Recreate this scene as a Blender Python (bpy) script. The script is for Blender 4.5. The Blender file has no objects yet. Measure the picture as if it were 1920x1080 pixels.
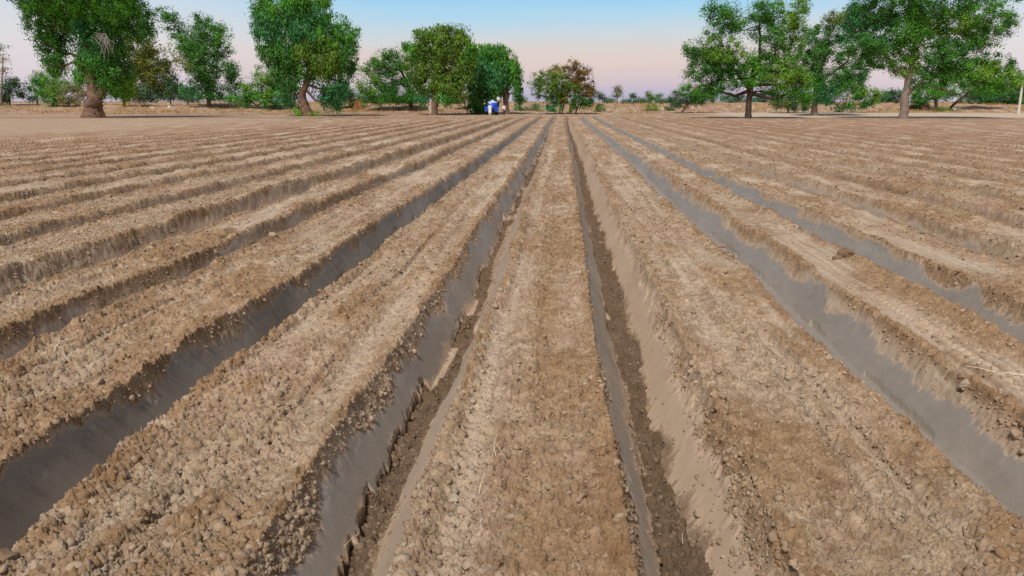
import bpy, math
import numpy as np
from mathutils import Vector

scene = bpy.context.scene
C = scene.collection
R = math.radians

# ------------------------------------------------------------------ camera
W0, H0, F = 1920.0, 1080.0, 1443.0
HOR = 190.0                                   # horizon line of the photograph
CAMH = 1.9
PITCH = math.atan((540 - HOR) / F)
YAW = math.atan(95.0 / F * math.cos(PITCH))   # the rows run a little right of the camera axis
cp, sp_, cy, sy = math.cos(PITCH), math.sin(PITCH), math.cos(YAW), math.sin(YAW)
CAM = Vector((0, 0, CAMH))
FW = Vector((-sy * cp, cy * cp, -sp_))
HD = Vector((-sy, cy, 0))
RT = Vector((cy, sy, 0))
UP = RT.cross(FW)
cam_d = bpy.data.cameras.new('camera')
cam_d.sensor_width = 36.0
cam_d.lens = 36.0 * F / W0
cam_d.clip_start = 0.05
cam_d.clip_end = 6000
cam = bpy.data.objects.new('camera', cam_d)
C.objects.link(cam)
cam.location = CAM
cam.rotation_euler = (math.pi / 2 - PITCH, 0, YAW)
scene.camera = cam

# ------------------------------------------------------------------ world and sun
def lin(r, g, b):
    f = lambda c: c / 12.92 if c <= 0.04045 else ((c + 0.055) / 1.055) ** 2.4
    return (f(r / 255), f(g / 255), f(b / 255), 1)

SUN_EL, SUN_AZ = R(54), R(199)      # behind the camera, to its left; azimuth clockwise from +Y
world = bpy.data.worlds.new('World')
scene.world = world
world.use_nodes = True
wt = world.node_tree
wn, wl = wt.nodes, wt.links
wn.clear()
wout = wn.new('ShaderNodeOutputWorld')
bg = wn.new('ShaderNodeBackground')
bg2 = wn.new('ShaderNodeBackground')
addn = wn.new('ShaderNodeAddShader')
sky = wn.new('ShaderNodeTexSky')
sky.sky_type = 'NISHITA'
sky.sun_disc = False
sky.sun_elevation = SUN_EL
sky.sun_rotation = SUN_AZ
sky.air_density = 1.0
sky.dust_density = 1.0
wl.new(sky.outputs[0], bg.inputs['Color'])
bg.inputs['Strength'].default_value = 0.05 * 0.5
tc = wn.new('ShaderNodeTexCoord')
sep = wn.new('ShaderNodeSeparateXYZ')
wl.new(tc.outputs['Generated'], sep.inputs[0])

def ramp(nodes, stops, interp='LINEAR'):
    n = nodes.new('ShaderNodeValToRGB')
    n.color_ramp.interpolation = interp
    e = n.color_ramp.elements
    while len(e) < len(stops):
        e.new(0.5)
    for i, (p, c) in enumerate(stops):
        e[i].position = p
        e[i].color = c
    return n

# twilight band facing away from the sun: lavender at the horizon, pink, pale, then blue
front = ramp(wn, [(0.0, lin(176, 174, 206)), (0.012, lin(192, 180, 205)), (0.032, lin(214, 190, 194)),
                  (0.056, lin(222, 198, 192)), (0.076, lin(206, 208, 210)), (0.100, lin(172, 210, 232)), (0.13, lin(132, 199, 240)),
                  (0.20, lin(112, 178, 228)), (0.4, lin(104, 120, 146)), (1.0, lin(84, 96, 118))])
side = ramp(wn, [(0.0, lin(200, 190, 214)), (0.03, lin(220, 206, 216)), (0.07, lin(224, 214, 218)),
                 (0.11, lin(208, 216, 226)), (0.16, lin(176, 206, 230)), (0.4, lin(104, 120, 146)), (1.0, lin(84, 96, 118))])
back = ramp(wn, [(0.0, lin(235, 190, 140)), (0.15, lin(245, 215, 175)), (0.45, lin(160, 150, 142)), (1.0, lin(84, 96, 118))])
hz_map = wn.new('ShaderNodeMapping')
hz_map.inputs['Scale'].default_value = (1.6, 1.6, 14)
wl.new(tc.outputs['Generated'], hz_map.inputs[0])
hz_n = wn.new('ShaderNodeTexNoise')
hz_n.inputs['Scale'].default_value = 2.2
hz_n.inputs['Detail'].default_value = 4
wl.new(hz_map.outputs[0], hz_n.inputs['Vector'])
hz_a = wn.new('ShaderNodeMath')
hz_a.operation = 'MULTIPLY_ADD'
wl.new(hz_n.outputs[0], hz_a.inputs[0])
hz_a.inputs[1].default_value = 0.034
wl.new(sep.outputs['Z'], hz_a.inputs[2])
hz_b = wn.new('ShaderNodeMath')
hz_b.operation = 'SUBTRACT'
wl.new(hz_a.outputs[0], hz_b.inputs[0])
hz_b.inputs[1].default_value = 0.017
for r_ in (front, side, back):
    wl.new(hz_b.outputs[0], r_.inputs[0])

def mrange(a, b, src):
    m = wn.new('ShaderNodeMapRange')
    m.inputs['From Min'].default_value = a
    m.inputs['From Max'].default_value = b
    m.interpolation_type = 'SMOOTHSTEP'
    wl.new(src, m.inputs['Value'])
    return m.outputs['Result']

absx = wn.new('ShaderNodeMath')
absx.operation = 'ABSOLUTE'
wl.new(sep.outputs['X'], absx.inputs[0])
mix1 = wn.new('ShaderNodeMixRGB')
mix2 = wn.new('ShaderNodeMixRGB')
wl.new(mrange(0.18, 0.55, absx.outputs[0]), mix1.inputs[0])
wl.new(front.outputs[0], mix1.inputs[1])
wl.new(side.outputs[0], mix1.inputs[2])
wl.new(mrange(0.3, -0.7, sep.outputs['Y']), mix2.inputs[0])
wl.new(mix1.outputs[0], mix2.inputs[1])
wl.new(back.outputs[0], mix2.inputs[2])
wl.new(mix2.outputs[0], bg2.inputs['Color'])
bg2.inputs['Strength'].default_value = 0.85
wl.new(bg.outputs[0], addn.inputs[0])
wl.new(bg2.outputs[0], addn.inputs[1])
wl.new(addn.outputs[0], wout.inputs[0])

sun_d = bpy.data.lights.new('sun', 'SUN')
sun_d.energy = 3.9
sun_d.angle = R(8)
sun_d.color = (1.0, 0.94, 0.86)
sun = bpy.data.objects.new('sun', sun_d)
C.objects.link(sun)
sdir = Vector((math.sin(SUN_AZ) * math.cos(SUN_EL), math.cos(SUN_AZ) * math.cos(SUN_EL), math.sin(SUN_EL)))
sun.rotation_euler = sdir.to_track_quat('Z', 'Y').to_euler()
scene.view_settings.view_transform = 'Standard'
scene.view_settings.look = 'None'
scene.view_settings.exposure = 0.0
scene.view_settings.gamma = 1.0
scene.cycles.use_denoising = False
scene.cycles.max_bounces = 5
scene.cycles.diffuse_bounces = 3
scene.cycles.transmission_bounces = 3

# ------------------------------------------------------------------ noise
def hsh(ix, iy, seed):
    with np.errstate(over='ignore'):
        n = ix.astype(np.uint32) * np.uint32(374761393) + iy.astype(np.uint32) * np.uint32(668265263) + np.uint32((seed * 362437 + 1013) & 0xffffffff)
        n = (n ^ (n >> np.uint32(13))) * np.uint32(1274126177)
        n = n ^ (n >> np.uint32(16))
        n = n * np.uint32(2246822519)
        n = n ^ (n >> np.uint32(13))
    return n.astype(np.float32) * np.float32(1 / 4294967296.0)

def vn(x, y, seed=0):
    """value noise, -1..1"""
    x = np.asarray(x, np.float32)
    y = np.asarray(y, np.float32)
    x, y = np.broadcast_arrays(x, y)
    fx, fy = np.floor(x), np.floor(y)
    ix, iy = fx.astype(np.int64), fy.astype(np.int64)
    tx, ty = x - fx, y - fy
    tx = tx * tx * (3 - 2 * tx)
    ty = ty * ty * (3 - 2 * ty)
    a = hsh(ix, iy, seed)
    b = hsh(ix + 1, iy, seed)
    c = hsh(ix, iy + 1, seed)
    d = hsh(ix + 1, iy + 1, seed)
    return ((a + (b - a) * tx) * (1 - ty) + (c + (d - c) * tx) * ty) * 2 - 1

def fbm(x, y, seed=0, oct=3, g=0.5):
    s, a, t = 0, 1.0, 0
    for o in range(oct):
        s = s + a * vn(x * 2 ** o, y * 2 ** o, seed + o * 17)
        t += a
        a *= g
    return s / t

def domes(x, y, seed=0):
    """rounded crumbs: a dome in every cell, 0..1"""
    fx, fy = np.floor(x), np.floor(y)
    ix, iy = fx.astype(np.int64), fy.astype(np.int64)
    best = np.zeros_like(x, dtype=np.float32)
    for dx in (-1, 0, 1):
        for dy in (-1, 0, 1):
            a, b = ix + dx, iy + dy
            px = a + hsh(a, b, seed)
            py = b + hsh(a, b, seed + 1)
            rr = 0.35 + 0.55 * hsh(a, b, seed + 2)
            d2 = ((x - px) ** 2 + (y - py) ** 2) / (rr * rr)
            best = np.maximum(best, np.sqrt(np.maximum(0, 1 - d2)).astype(np.float32) * rr)
    return best

def sst(a, b, x):
    t = np.clip((x - a) / (b - a), 0, 1)
    return t * t * (3 - 2 * t)

# ------------------------------------------------------------------ terrain
def base_h(X, Y):
    """rise and sandy bank beyond the field"""
    X = np.asarray(X, np.float32)
    Y = np.asarray(Y, np.float32)
    wob = 4 * vn(X * 0.045, X * 0 + 3.3, 5) + 2 * vn(X * 0.17, X * 0 + 1.3, 6)
    e = Y + wob - np.clip(-X - 25, 0, 60) * 0.08
    crest = 1.35 + 0.28 * vn(X * 0.05, X * 0 + .7, 7) + 0.16 * vn(X * 0.21, X * 0, 8) + 0.10 * vn(X * 0.6, Y * .1, 9)
    z = 0.25 * sst(112, 128, e) + (crest - 0.25) * sst(128, 141, e)
    z = z + 0.35 * sst(150, 400, Y) + 0.10 * vn(X * .35, Y * .35, 11) * sst(118, 135, e)
    return z

# trenches: left lip, right lip, depth, mud on left wall, mud on right wall, mud on floor
TR = [(-1.27, -0.65, .29, 1.0, .60, 0.0), (0.32, 1.00, .29, .70, .46, 0.0),
      (-2.92, -2.35, .30, 1.0, .9, 1.0), (2.08, 2.84, .28, .9, 1.0, 1.0),
      (-4.62, -4.05, .26, .75, .6, .3), (3.66, 4.36, .27, .9, 1.0, 1.0),
      (-6.35, -5.40, .34, .50, .5, .4), (5.30, 6.00, .24, .8, .75, .7),
      (-8.05, -7.35, .25, .8, .6, .8), (6.98, 7.62, .22, .3, .3, .2),
      (-9.72, -9.05, .25, .7, .6, .8), (8.60, 9.30, .24, .6, .7, .6),
      (-11.4, -10.7, .24, .2, .2, .1), (10.35, 10.95, .18, .2, .2, .1),
      (-13.1, -12.4, .24, .5, .4, .4), (12.0, 12.6, .20, .2, .3, .1),
      (-14.75, -14.1, .22, .2, .2, .1), (13.7, 14.25, .16, .1, .1, 0),
      (-16.45, -15.8, .24, .1, .1, 0), (15.3, 15.9, .15, .1, .1, 0),
      (-18.1, -17.5, .22, .1, .1, 0), (17.0, 17.5, .12, 0, 0, 0),
      (-19.8, -19.2, .20, .1, .1, 0), (18.7, 19.2, .12, 0, 0, 0),
      (-21.5, -20.9, .20, 0, 0, 0), (20.4, 20.9, .10, 0, 0, 0),
      (-23.2, -22.6, .18, 0, 0, 0), (22.1, 22.6, .10, 0, 0, 0), (-24.9, -24.4, .15, 0, 0, 0),
      (24.0, 24.5, .09, 0, 0, 0), (26.0, 26.6, .08, 0, 0, 0), (28.3, 28.9, .07, 0, 0, 0)]
MOUNDS = [(1.52, 28.6, .38, 1.1, .14), (1.5, 31.5, .40, 2.2, .06), (-1.85, 25.5, .40, 1.6, .07), (-0.15, 29.5, .35, 2.5, .05),
          (-1.9, 6.4, .16, .16, .05), (-2.05, 4.7, .12, .11, .05), (-3.5, 9.5, .3, .5, .05), (-4.95, 10.8, .25, .5, .07),
          (-5.0, 9.2, .25, .4, .05), (-5.9, 17.2, .5, .9, .22), (-4.35, 8.9, .20, .45, .16), (-4.35, 7.2, .18, .4, .12), (3.2, 6.6, .18, .3, .04)]

def ground(X, Y, sp):
    """height and soil masks of the ground at world points; sp = local mesh spacing"""
    X = np.asarray(X, np.float32)
    Y = np.asarray(Y, np.float32)
    n = X.shape[0]
    lod = lambda L: np.clip((L / sp - 1.2) / 1.6, 0.0, 1).astype(np.float32)
    z = base_h(X, Y)
    mud = np.zeros(n, np.float32)
    dark = np.zeros(n, np.float32)
    lip = np.zeros(n, np.float32)
    intr = np.zeros(n, np.float32)
    yend = 106 - 2.9 * np.clip(-X - 2, 0, 26) - 2.3 * np.clip(X - 6, 0, 24)
    field = 1 - sst(yend, yend + 8, Y + 3 * vn(X * .3, Y * 0, 21))
    wig = 0.035 * vn(X * 0, Y * .35, 31) + (0.10 * vn(X * 0, Y * .06, 32) + .16 * vn(X * 0 + 4, Y * .035, 33)) * sst(22, 60, Y)
    dz = np.zeros(n, np.float32)
    off = np.zeros(n, np.float32)
    steep = np.ones(n, np.float32)
    for k, (xl, xr, dep, mL, mR, mF) in enumerate(TR):
        c0, w0 = (xl + xr) / 2, (xr - xl) / 2
        s = np.where(np.abs(X - c0) < w0 + 0.75)[0]
        if not len(s):
            continue
        x, y, spp = X[s], Y[s], sp[s]
        c = c0 + wig[s] + 0.02 * vn(y * 0 + k, y * .5, 40 + k)
        t = x - c
        at = np.abs(t)
        sgn = (t > 0)
        ks = 100 + k * 7
        w = w0 + 0.030 * vn(y * 1.0, sgn * 5.0 + k, ks)
        dy = np.maximum(y, 1) ** 2 / 2300.0            # spacing of the mesh along the rows
        ff = lambda L: np.clip(L / dy, 0, 1)
        edge = 0.022 * vn(y * 4, sgn * 5.0 + k, ks + 1) * ff(.25) + .020 * vn(y * 13, t * 26, ks + 2) * ff(.08) + .012 * vn(y * 40, t * 75, ks + 2) * ff(.03)
        f = w0 * np.where(sgn, 0.18 if k < 2 else 0.30, 0.16 if k == 0 else 0.30 if k == 1 else 0.42) + 0.02 * vn(y * 2.0, sgn * 3.0 + k, ks + 3)
        d = dep * (1.28 if k < 6 else 1.45) * (1 + 0.10 * vn(y * .6, y * 0 + k, ks + 4)) * field[s]
        m = np.where(sgn, mR, mL) * (0.55 + 0.45 * sst(-.5, .1, vn(y * .22, sgn * 2.0 + k * 3.0, ks + 5) + (0.9 if k < 8 else .2)))
        # ragged lower edge of the smeared slab
        yy = y * 1.35 + .55 * vn(y * 1.3, sgn * 9.0, ks + 6) + .12 * vn(y * 11, sgn * 9.0 + x * 12, ks + 26)
        ci = np.floor(yy).astype(np.int64)
        jag = 2.2 * (hsh(ci, ci * 0 + sgn, ks + 7) - .5) + .55 * (yy - np.floor(yy) - .5) * np.where(hsh(ci, ci * 0, ks + 27) > .35, 1, -1) + .30 * vn(y * 24.0, t * 24, ks + 8) + .5 * vn(y * .8, sgn * 4.0, ks + 28)
        fj = f + (0.075 if k == 0 else 0.030) * jag + 0.02
        u = np.clip((at - f) / (w - f), -.2, 1)
        wall = -d * (1 - np.clip(u, 0, 1)) ** 0.9
        wall = wall * (1 - sst(.55, .95, u) * np.clip(edge / .03, -1.2, .8) * np.where(m > .5, .22, .6))
        rough_floor = -d - 0.02 + 0.030 * (vn(x * 9, y * 9, ks + 9) + .7 * vn(x * 22, y * 20, ks + 10)) * np.clip(.12 / spp, 0, 1)
        infl = at < fj
        if mF > 0.5:
            hole = sst(.52, .70, vn(y * .9 + k, x * 2.0, ks + 11) * .7 + vn(x * 9, y * 7, ks + 12) * .3)
            fl = np.where(infl, -d * 1.0 - .022 * hole * field[s], wall)
            fmud = mF * (1 - hole)
            fdark = hole * .9
        else:
            fl = np.where(infl, rough_floor, np.maximum(wall, rough_floor) + .012 * m)
            fmud = mF * .4
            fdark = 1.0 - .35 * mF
        q = x - np.where(sgn, 1, -1) * wall * 1.2
        off[s] = np.where(at < w0 + .1, q - x, off[s])
        steep[s] = np.where((at < w) & (at > fj), 2.2, steep[s])
        u_top = u + 0.20 * vn(y * 2.2, sgn * 2.0, ks + 12) + 0.08 * vn(y * 9, q * 9, ks + 13) + 0.07 * vn(y * 40, q * 40, ks + 14)
        ma, mb_ = ((.66, .93) if k == 0 else (.58, .93) if k == 3 else (.74, .99) if k in (1, 2, 5) else (.5, .92))
        wm = m * (1 - sst(ma, mb_, u_top))
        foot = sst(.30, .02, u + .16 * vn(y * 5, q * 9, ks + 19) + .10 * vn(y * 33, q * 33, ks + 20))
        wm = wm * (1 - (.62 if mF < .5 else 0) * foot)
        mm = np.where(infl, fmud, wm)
        dd = np.where(infl, fdark, np.maximum((.12 if k == 1 else .8) * (1 - m) * sst(1, .55, u), .75 * foot * (mF < .5)))  # moist floor; bare wall colour also darkened to carry the walls' shade
        inside = (at < w)
        # slumped, fluted upper wall
        flute = 0.020 * (vn(y * 22, q * 22, ks + 15) + .5 * vn(y * 55, q * 55, ks + 16)) * ff(.045) * sst(.55, .85, u_top) * inside * np.where(m > .5, .45, 1) * np.clip(.03 / spp, 0, 1)
        zz = np.where(inside, fl + flute, 0)
        # raised crumbly lip
        lp = np.exp(-((at - w - .03) / .06) ** 2) * field[s]
        dz[s] = np.where(inside, zz, dz[s]) + 0.018 * lp * (1 + vn(y * 5, sgn * 3.0 + k, ks + 17))
        mud[s] = np.where(inside, mm * field[s], mud[s])
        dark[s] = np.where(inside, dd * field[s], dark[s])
        intr[s] = np.where(inside, field[s] * np.where(infl, 1.0, 1 - sst(.55, .85, u_top)), intr[s])
        lip[s] = np.maximum(lip[s], lp)
    X = X + off
    sp = sp * steep
    # fallen heaps on beds and in trenches
    heap = np.zeros(n, np.float32)
    for (mx, my, sx, sy2, hh) in MOUNDS:
        g = np.exp(-((X - mx) / sx) ** 2 - ((Y - my) / sy2) ** 2)
        g = g * (1 + .5 * vn(X * 14, Y * 10, 55))
        heap = np.maximum(heap, g)
        dz += hh * g
    hb = sst(.25, .5, heap)
    mud *= 1 - hb
    bed = (1 - intr) * (1 - .9 * np.clip(mud, 0, 1))
    loose = (1 - np.clip(mud * 2.2, 0, 1)) * np.where(steep > 1, .5, 1)
    # bed texture: patches of loose crumbs and of pressed pale crust with drag lines
    n1 = fbm(X * 1.3, Y * .42, 60, 3)
    n2 = fbm(X * 3.0, Y * 1.3, 64, 3)
    crumby = sst(-.35, .25, n1 * .8 + n2 * .5 + lip * .6 + .04 + .5 * np.exp(-(Y - 3) / 2.0 * (Y > 3)) * (np.abs(X) < 6))
    tread = np.zeros(n, np.float32)
    TZ = ((-1.48, .10), (-1.80, .06), (1.33, .08), (1.76, .06), (-3.4, .09), (-.44, .09), (3.15, .07), (-3.7, .06), (-5.1, .10), (1.55, .05))
    for tx, tw in TZ:
        gt = np.exp(-((X - tx - wig - .02 * vn(Y, Y * 0, 80)) / tw) ** 4) * sst(-.35, .1, vn(Y * .5, Y * 0 + tx, 81) + .25)
        tread = np.maximum(tread, gt)
    crumby = crumby * (1 - .6 * tread)
    crust = (1 - crumby) * bed
    moist = sst(.10, .50, fbm(X * 1.1 + 7, Y * .5, 70, 4) + .25 * lip) * bed * .75
    mid0 = np.exp(-((X + .12 - .05 * vn(Y * .7, Y * 0, 178)) / .13) ** 2) * sst(.0, .4, vn(Y * .45, X * 1.5, 179) + .35) * (np.abs(X) < .7)
    moist = np.maximum(moist, .85 * mid0 * bed)
    moist = np.maximum(moist, sst(.3, .7, heap) * .9)
    streak = vn(X * 26, Y * .7, 75) * .6 + vn(X * 55, Y * 1.6, 76) * .4
    dz += bed * (.028 * fbm(X * 2.4, Y * .8, 77, 2) + .012 * streak * lod(.03) * (0.25 + 1.1 * crust) - .030 * sst(.5, .8, vn(X * 17 + .25 * vn(Y * .6, X * 2, 175), Y * .22, 176)) * lod(.04) * (.35 + crust))
    # hollow running along the middle bed, tyre tread on two beds
    g0 = np.exp(-((X + .12 - .06 * vn(Y * .5, Y * 0, 78)) / .09) ** 2) * sst(3.4, 4.5, Y) * sst(14, 9, Y)
    dz += -.055 * g0 * (0.6 + .6 * vn(X * 6, Y * 3, 79))
    dz += tread * bed * (-.012 + .012 * np.sign(np.sin((Y + np.abs(vn(X * 9, X * 0, 80)) * .10 + X * .5) * 2 * np.pi / .095)) * lod(.03) * sst(-.3, .2, vn(Y * .8, X * 2, 85)))
    # lumps pushed up along the beds, still visible far off
    lump = domes(X / .15, Y / .24, 84) * sst(-.1, .5, vn(X * 2.1, Y * .7, 86) + .9 * lip - .25) * loose * bed
    dz += .050 * lump * lod(.10) * (1 - .55 * np.clip(lip, 0, 1))
    moist = np.maximum(moist, .85 * sst(.15, .5, lump))
    # crumbs
    wx = X + .016 * vn(X * 38, Y * 38, 181) + .007 * vn(X * 90, Y * 90, 182)
    wy = Y + .016 * vn(X * 38, Y * 38, 183) + .007 * vn(X * 90, Y * 90, 184)
    big = domes(wx / .075, wy / .075, 82)
    dz += (1 - .5 * np.clip(lip, 0, 1)) * (.034 * big * lod(.05) * sst(.35, .9, crumby * .45 + hb + lip * .55 * sst(-.3, .4, n2) + .25 * vn(X * 4, Y * 4, 83))) * loose * (1 - intr * .6)
    mid = domes(wx / .032, wy / .032, 85)
    dz += .018 * mid * lod(.026) * (0.10 + .90 * crumby) * loose * (.35 + .65 * (1 - intr) + .4 * dark)
    sml = domes(wx / .014, wy / .014, 88)
    dz += .006 * sml * lod(.012) * (.4 + .6 * crumby) * loose
    bil = .016 * np.abs(vn(wx * 17, wy * 17, 191)) * lod(.05) + .014 * np.abs(vn(wx * 34, wy * 34, 192)) * lod(.026) + .010 * np.abs(vn(wx * 70, wy * 70, 193)) * lod(.013)
    dz += 2.1 * bil * (.2 + .8 * crumby) * loose
    dz += .012 * (.8 * vn(X * 90, Y * 90, 93) * lod(.01) + vn(X * 45, Y * 45, 91) + vn(X * 18, Y * 16, 92)) * lod(.02) * (.25 + .6 * crumby) * loose
    # far roughness so that distant beds keep broken edges
    farr = sst(6, 16, Y)
    dz += farr * .058 * loose * (fbm(X * 5, Y * 1.6, 94, 3)) * (.3 + .7 * field)
    # untilled and harrowed ground around the furrowed part
    z = z + dz
    pale = crust * sst(-.3, .4, vn(X * 2.2, Y * .5, 96) + .3) * np.clip(.70 + .75 * streak, 0, 1)
    strip = sst(96, 100, Y + 2 * vn(X * .2, Y * 0, 97)) * sst(18, 26, X) * sst(127, 120, Y)
    pale = np.maximum(pale, strip * 1.0)
    pale = np.maximum(pale, .35 * sst(-29, -33, X + 2 * vn(Y * .3, X * 0, 98)) * sst(112, 100, Y))
    bank = sst(120, 130, Y) * (1 - strip)
    moist = np.maximum(moist, bank * (.15 + .35 * vn(X * .2, Y * .2, 99)))
    rest = sst(108, 116, Y) * sst(20, 10, X)
    dark = np.maximum(dark, .30 * rest * sst(126, 118, Y) * sst(-.4, .3, vn(X * .08, Y * .2, 101)))
    dark = np.maximum(dark, .5 * sst(84, 90, Y + 1.5 * vn(X * .2, Y * 0, 105)) * sst(101, 95, Y + 1.5 * vn(X * .2, Y * 0, 106)) * sst(-8, -16, X) * (.6 + .4 * vn(X * .3, Y * .6, 104)))  # bare soil band at the left trees, their shade put into its colour
    dark = np.maximum(dark, .45 * sst(84, 88, Y) * sst(97, 93, Y) * sst(16, 24, X) * (.6 + .4 * vn(X * .2, Y * .6, 107)))  # right-hand band likewise, tree shade carried by the soil colour
    return z, np.clip(mud, 0, 1), np.clip(moist, 0, 1), np.clip(pale, 0, 1), np.clip(dark, 0, 1), crumby * bed

def hz(x, y):
    return float(ground(np.array([x], np.float32), np.array([y], np.float32), np.array([.01], np.float32))[0][0])

# ------------------------------------------------------------------ pixel of the photograph -> place
def ray(px, py):
    return (FW * F + RT * (px - 960) - UP * (py - 540)).normalized()

def spot(px, py, dist=None):
    """where the line of sight through a photo pixel meets the ground (or stands at a given distance)"""
    d = ray(px, py)
    if dist is not None:
        k = dist / d.dot(HD)
        p = CAM + d * k
        return Vector((p.x, p.y, float(base_h([p.x], [p.y])[0])))
    ts = np.concatenate([np.linspace(2, 60, 900), np.linspace(60, 420, 3000)])
    P = np.array([[CAM.x + d.x * t, CAM.y + d.y * t, CAM.z + d.z * t] for t in ts], np.float32)
    hit = np.where(P[:, 2] < base_h(P[:, 0], P[:, 1]))[0]
    i = hit[0] if len(hit) else len(ts) - 1
    return Vector((float(P[i, 0]), float(P[i, 1]), float(base_h([P[i, 0]], [P[i, 1]])[0])))

def onplane(px, py, base):
    """point seen at a pixel, in the upright plane through base that faces the camera"""
    d = ray(px, py)
    return CAM + d * ((base - CAM).dot(HD) / d.dot(HD))

def mpp(base):
    return (base - CAM).dot(FW) / F

# ------------------------------------------------------------------ mesh helpers
def mesh_np(name, verts, faces, mats, attrs=None, smooth=False, fmat=None, parent=None):
    """verts (n,3), faces (m,k) numpy -> ONE mesh object"""
    me = bpy.data.meshes.new(name)
    verts = np.ascontiguousarray(verts, np.float32)
    faces = np.ascontiguousarray(faces, np.int32)
    me.vertices.add(len(verts))
    me.vertices.foreach_set('co', verts.ravel())
    m, k = faces.shape
    me.loops.add(m * k)
    me.loops.foreach_set('vertex_index', faces.ravel())
    me.polygons.add(m)
    me.polygons.foreach_set('loop_start', np.arange(0, m * k, k, dtype=np.int32))
    if fmat is not None:
        me.polygons.foreach_set('material_index', np.asarray(fmat, np.int32))
    if smooth:
        me.polygons.foreach_set('use_smooth', np.ones(m, bool))
    for nm, a in (attrs or {}).items():
        at = me.attributes.new(nm, 'FLOAT', 'POINT')
        at.data.foreach_set('value', np.ascontiguousarray(a, np.float32))
    me.update(calc_edges=True)
    for mt in (mats if isinstance(mats, (list, tuple)) else [mats]):
        me.materials.append(mt)
    o = bpy.data.objects.new(name, me)
    C.objects.link(o)
    if parent is not None:
        o.parent = parent
    return o

class MB:
    """collects polygons of any size, then makes ONE mesh object"""
    def __init__(s):
        s.v, s.f = [], []
    def add(s, vs, fs):
        b = len(s.v)
        s.v += [tuple(v) for v in vs]
        s.f += [tuple(b + i for i in f) for f in fs]
        return s
    def tube(s, pts, rads, n=8, cap=True, jit=0, seed=0, flat=1.0):
        rng = np.random.default_rng(seed)
        pts = [Vector(p) for p in pts]
        vs, fs = [], []
        ref = Vector((0.31, 0.95, 0.05))
        for i, p in enumerate(pts):
            t = (pts[min(i + 1, len(pts) - 1)] - pts[max(i - 1, 0)])
            if t.length < 1e-9:
                t = Vector((0, 0, 1))
            t.normalize()
            a = t.cross(ref)
            if a.length < 1e-3:
                a = t.cross(Vector((1, 0, 0)))
            a.normalize()
            b = t.cross(a)
            r = rads[i]
            rx, ry = (r if isinstance(r, (tuple, list)) else (r, r * flat))
            for k in range(n):
                q = 2 * math.pi * k / n
                j = 1 + jit * float(rng.uniform(-1, 1))
                vs.append(p + a * (math.cos(q) * rx * j) + b * (math.sin(q) * ry * j))
        for i in range(len(pts) - 1):
            for k in range(n):
                k2 = (k + 1) % n
                fs.append((i * n + k, i * n + k2, (i + 1) * n + k2, (i + 1) * n + k))
        if cap:
            fs.append(tuple(range(n - 1, -1, -1)))
            fs.append(tuple((len(pts) - 1) * n + k for k in range(n)))
        return s.add(vs, fs)
    def rings(s, rings, n=12, cap=True):
        """rings of (cx, cy, z, rx, ry)"""
        vs, fs = [], []
        for (x, y, z, rx, ry) in rings:
            for k in range(n):
                q = 2 * math.pi * k / n
                vs.append((x + rx * math.cos(q), y + ry * math.sin(q), z))
        for i in range(len(rings) - 1):
            for k in range(n):
                k2 = (k + 1) % n
                fs.append((i * n + k, i * n + k2, (i + 1) * n + k2, (i + 1) * n + k))
        if cap:
            fs.append(tuple(range(n - 1, -1, -1)))
            fs.append(tuple((len(rings) - 1) * n + k for k in range(n)))
        return s.add(vs, fs)
    def box(s, x0, x1, y0, y1, z0, z1, tx=0, ty=0):
        """box whose top is inset by tx, ty"""
        v = [(x0, y0, z0), (x1, y0, z0), (x1, y1, z0), (x0, y1, z0),
             (x0 + tx, y0 + ty, z1), (x1 - tx, y0 + ty, z1), (x1 - tx, y1 - ty, z1), (x0 + tx, y1 - ty, z1)]
        return s.add(v, [(3, 2, 1, 0), (4, 5, 6, 7), (0, 1, 5, 4), (1, 2, 6, 5), (2, 3, 7, 6), (3, 0, 4, 7)])
    def build(s, name, mat, parent=None, smooth=False, bevel=0):
        me = bpy.data.meshes.new(name)
        me.from_pydata(s.v, [], s.f)
        if smooth:
            me.polygons.foreach_set('use_smooth', np.ones(len(me.polygons), bool))
        me.materials.append(mat)
        o = bpy.data.objects.new(name, me)
        C.objects.link(o)
        if parent is not None:
            o.parent = parent
        if bevel:
            b = o.modifiers.new('bevel', 'BEVEL')
            b.width = bevel
            b.segments = 2
        return o

def tag(o, label=None, cat=None, group=None, kind=None):
    if label: o['label'] = label
    if cat: o['category'] = cat
    if group: o['group'] = group
    if kind: o['kind'] = kind
    return o

def empty(name, loc, label, cat, group=None):
    o = bpy.data.objects.new(name, None)
    o.empty_display_size = 0.3
    C.objects.link(o)
    o.location = loc
    return tag(o, label, cat, group)

# ------------------------------------------------------------------ materials
def newmat(name):
    m = bpy.data.materials.new(name)
    m.use_nodes = True
    nt = m.node_tree
    nt.nodes.clear()
    out = nt.nodes.new('ShaderNodeOutputMaterial')
    return m, nt.nodes, nt.links, out

def nz(N, L, scale, detail=3, vec=None, rough=.55):
    n = N.new('ShaderNodeTexNoise')
    n.inputs['Scale'].default_value = scale
    n.inputs['Detail'].default_value = detail
    n.inputs['Roughness'].default_value = rough
    if vec is not None:
        L.new(vec, n.inputs['Vector'])
    return n.outputs[0]

def mixc(N, L, fac, a, b):
    m = N.new('ShaderNodeMixRGB')
    for i, v in ((0, fac), (1, a), (2, b)):
        if isinstance(v, (int, float)):
            m.inputs[i].default_value = v
        elif isinstance(v, tuple):
            m.inputs[i].default_value = v if len(v) == 4 else (*v, 1)
        else:
            L.new(v, m.inputs[i])
    return m.outputs[0]

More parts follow.
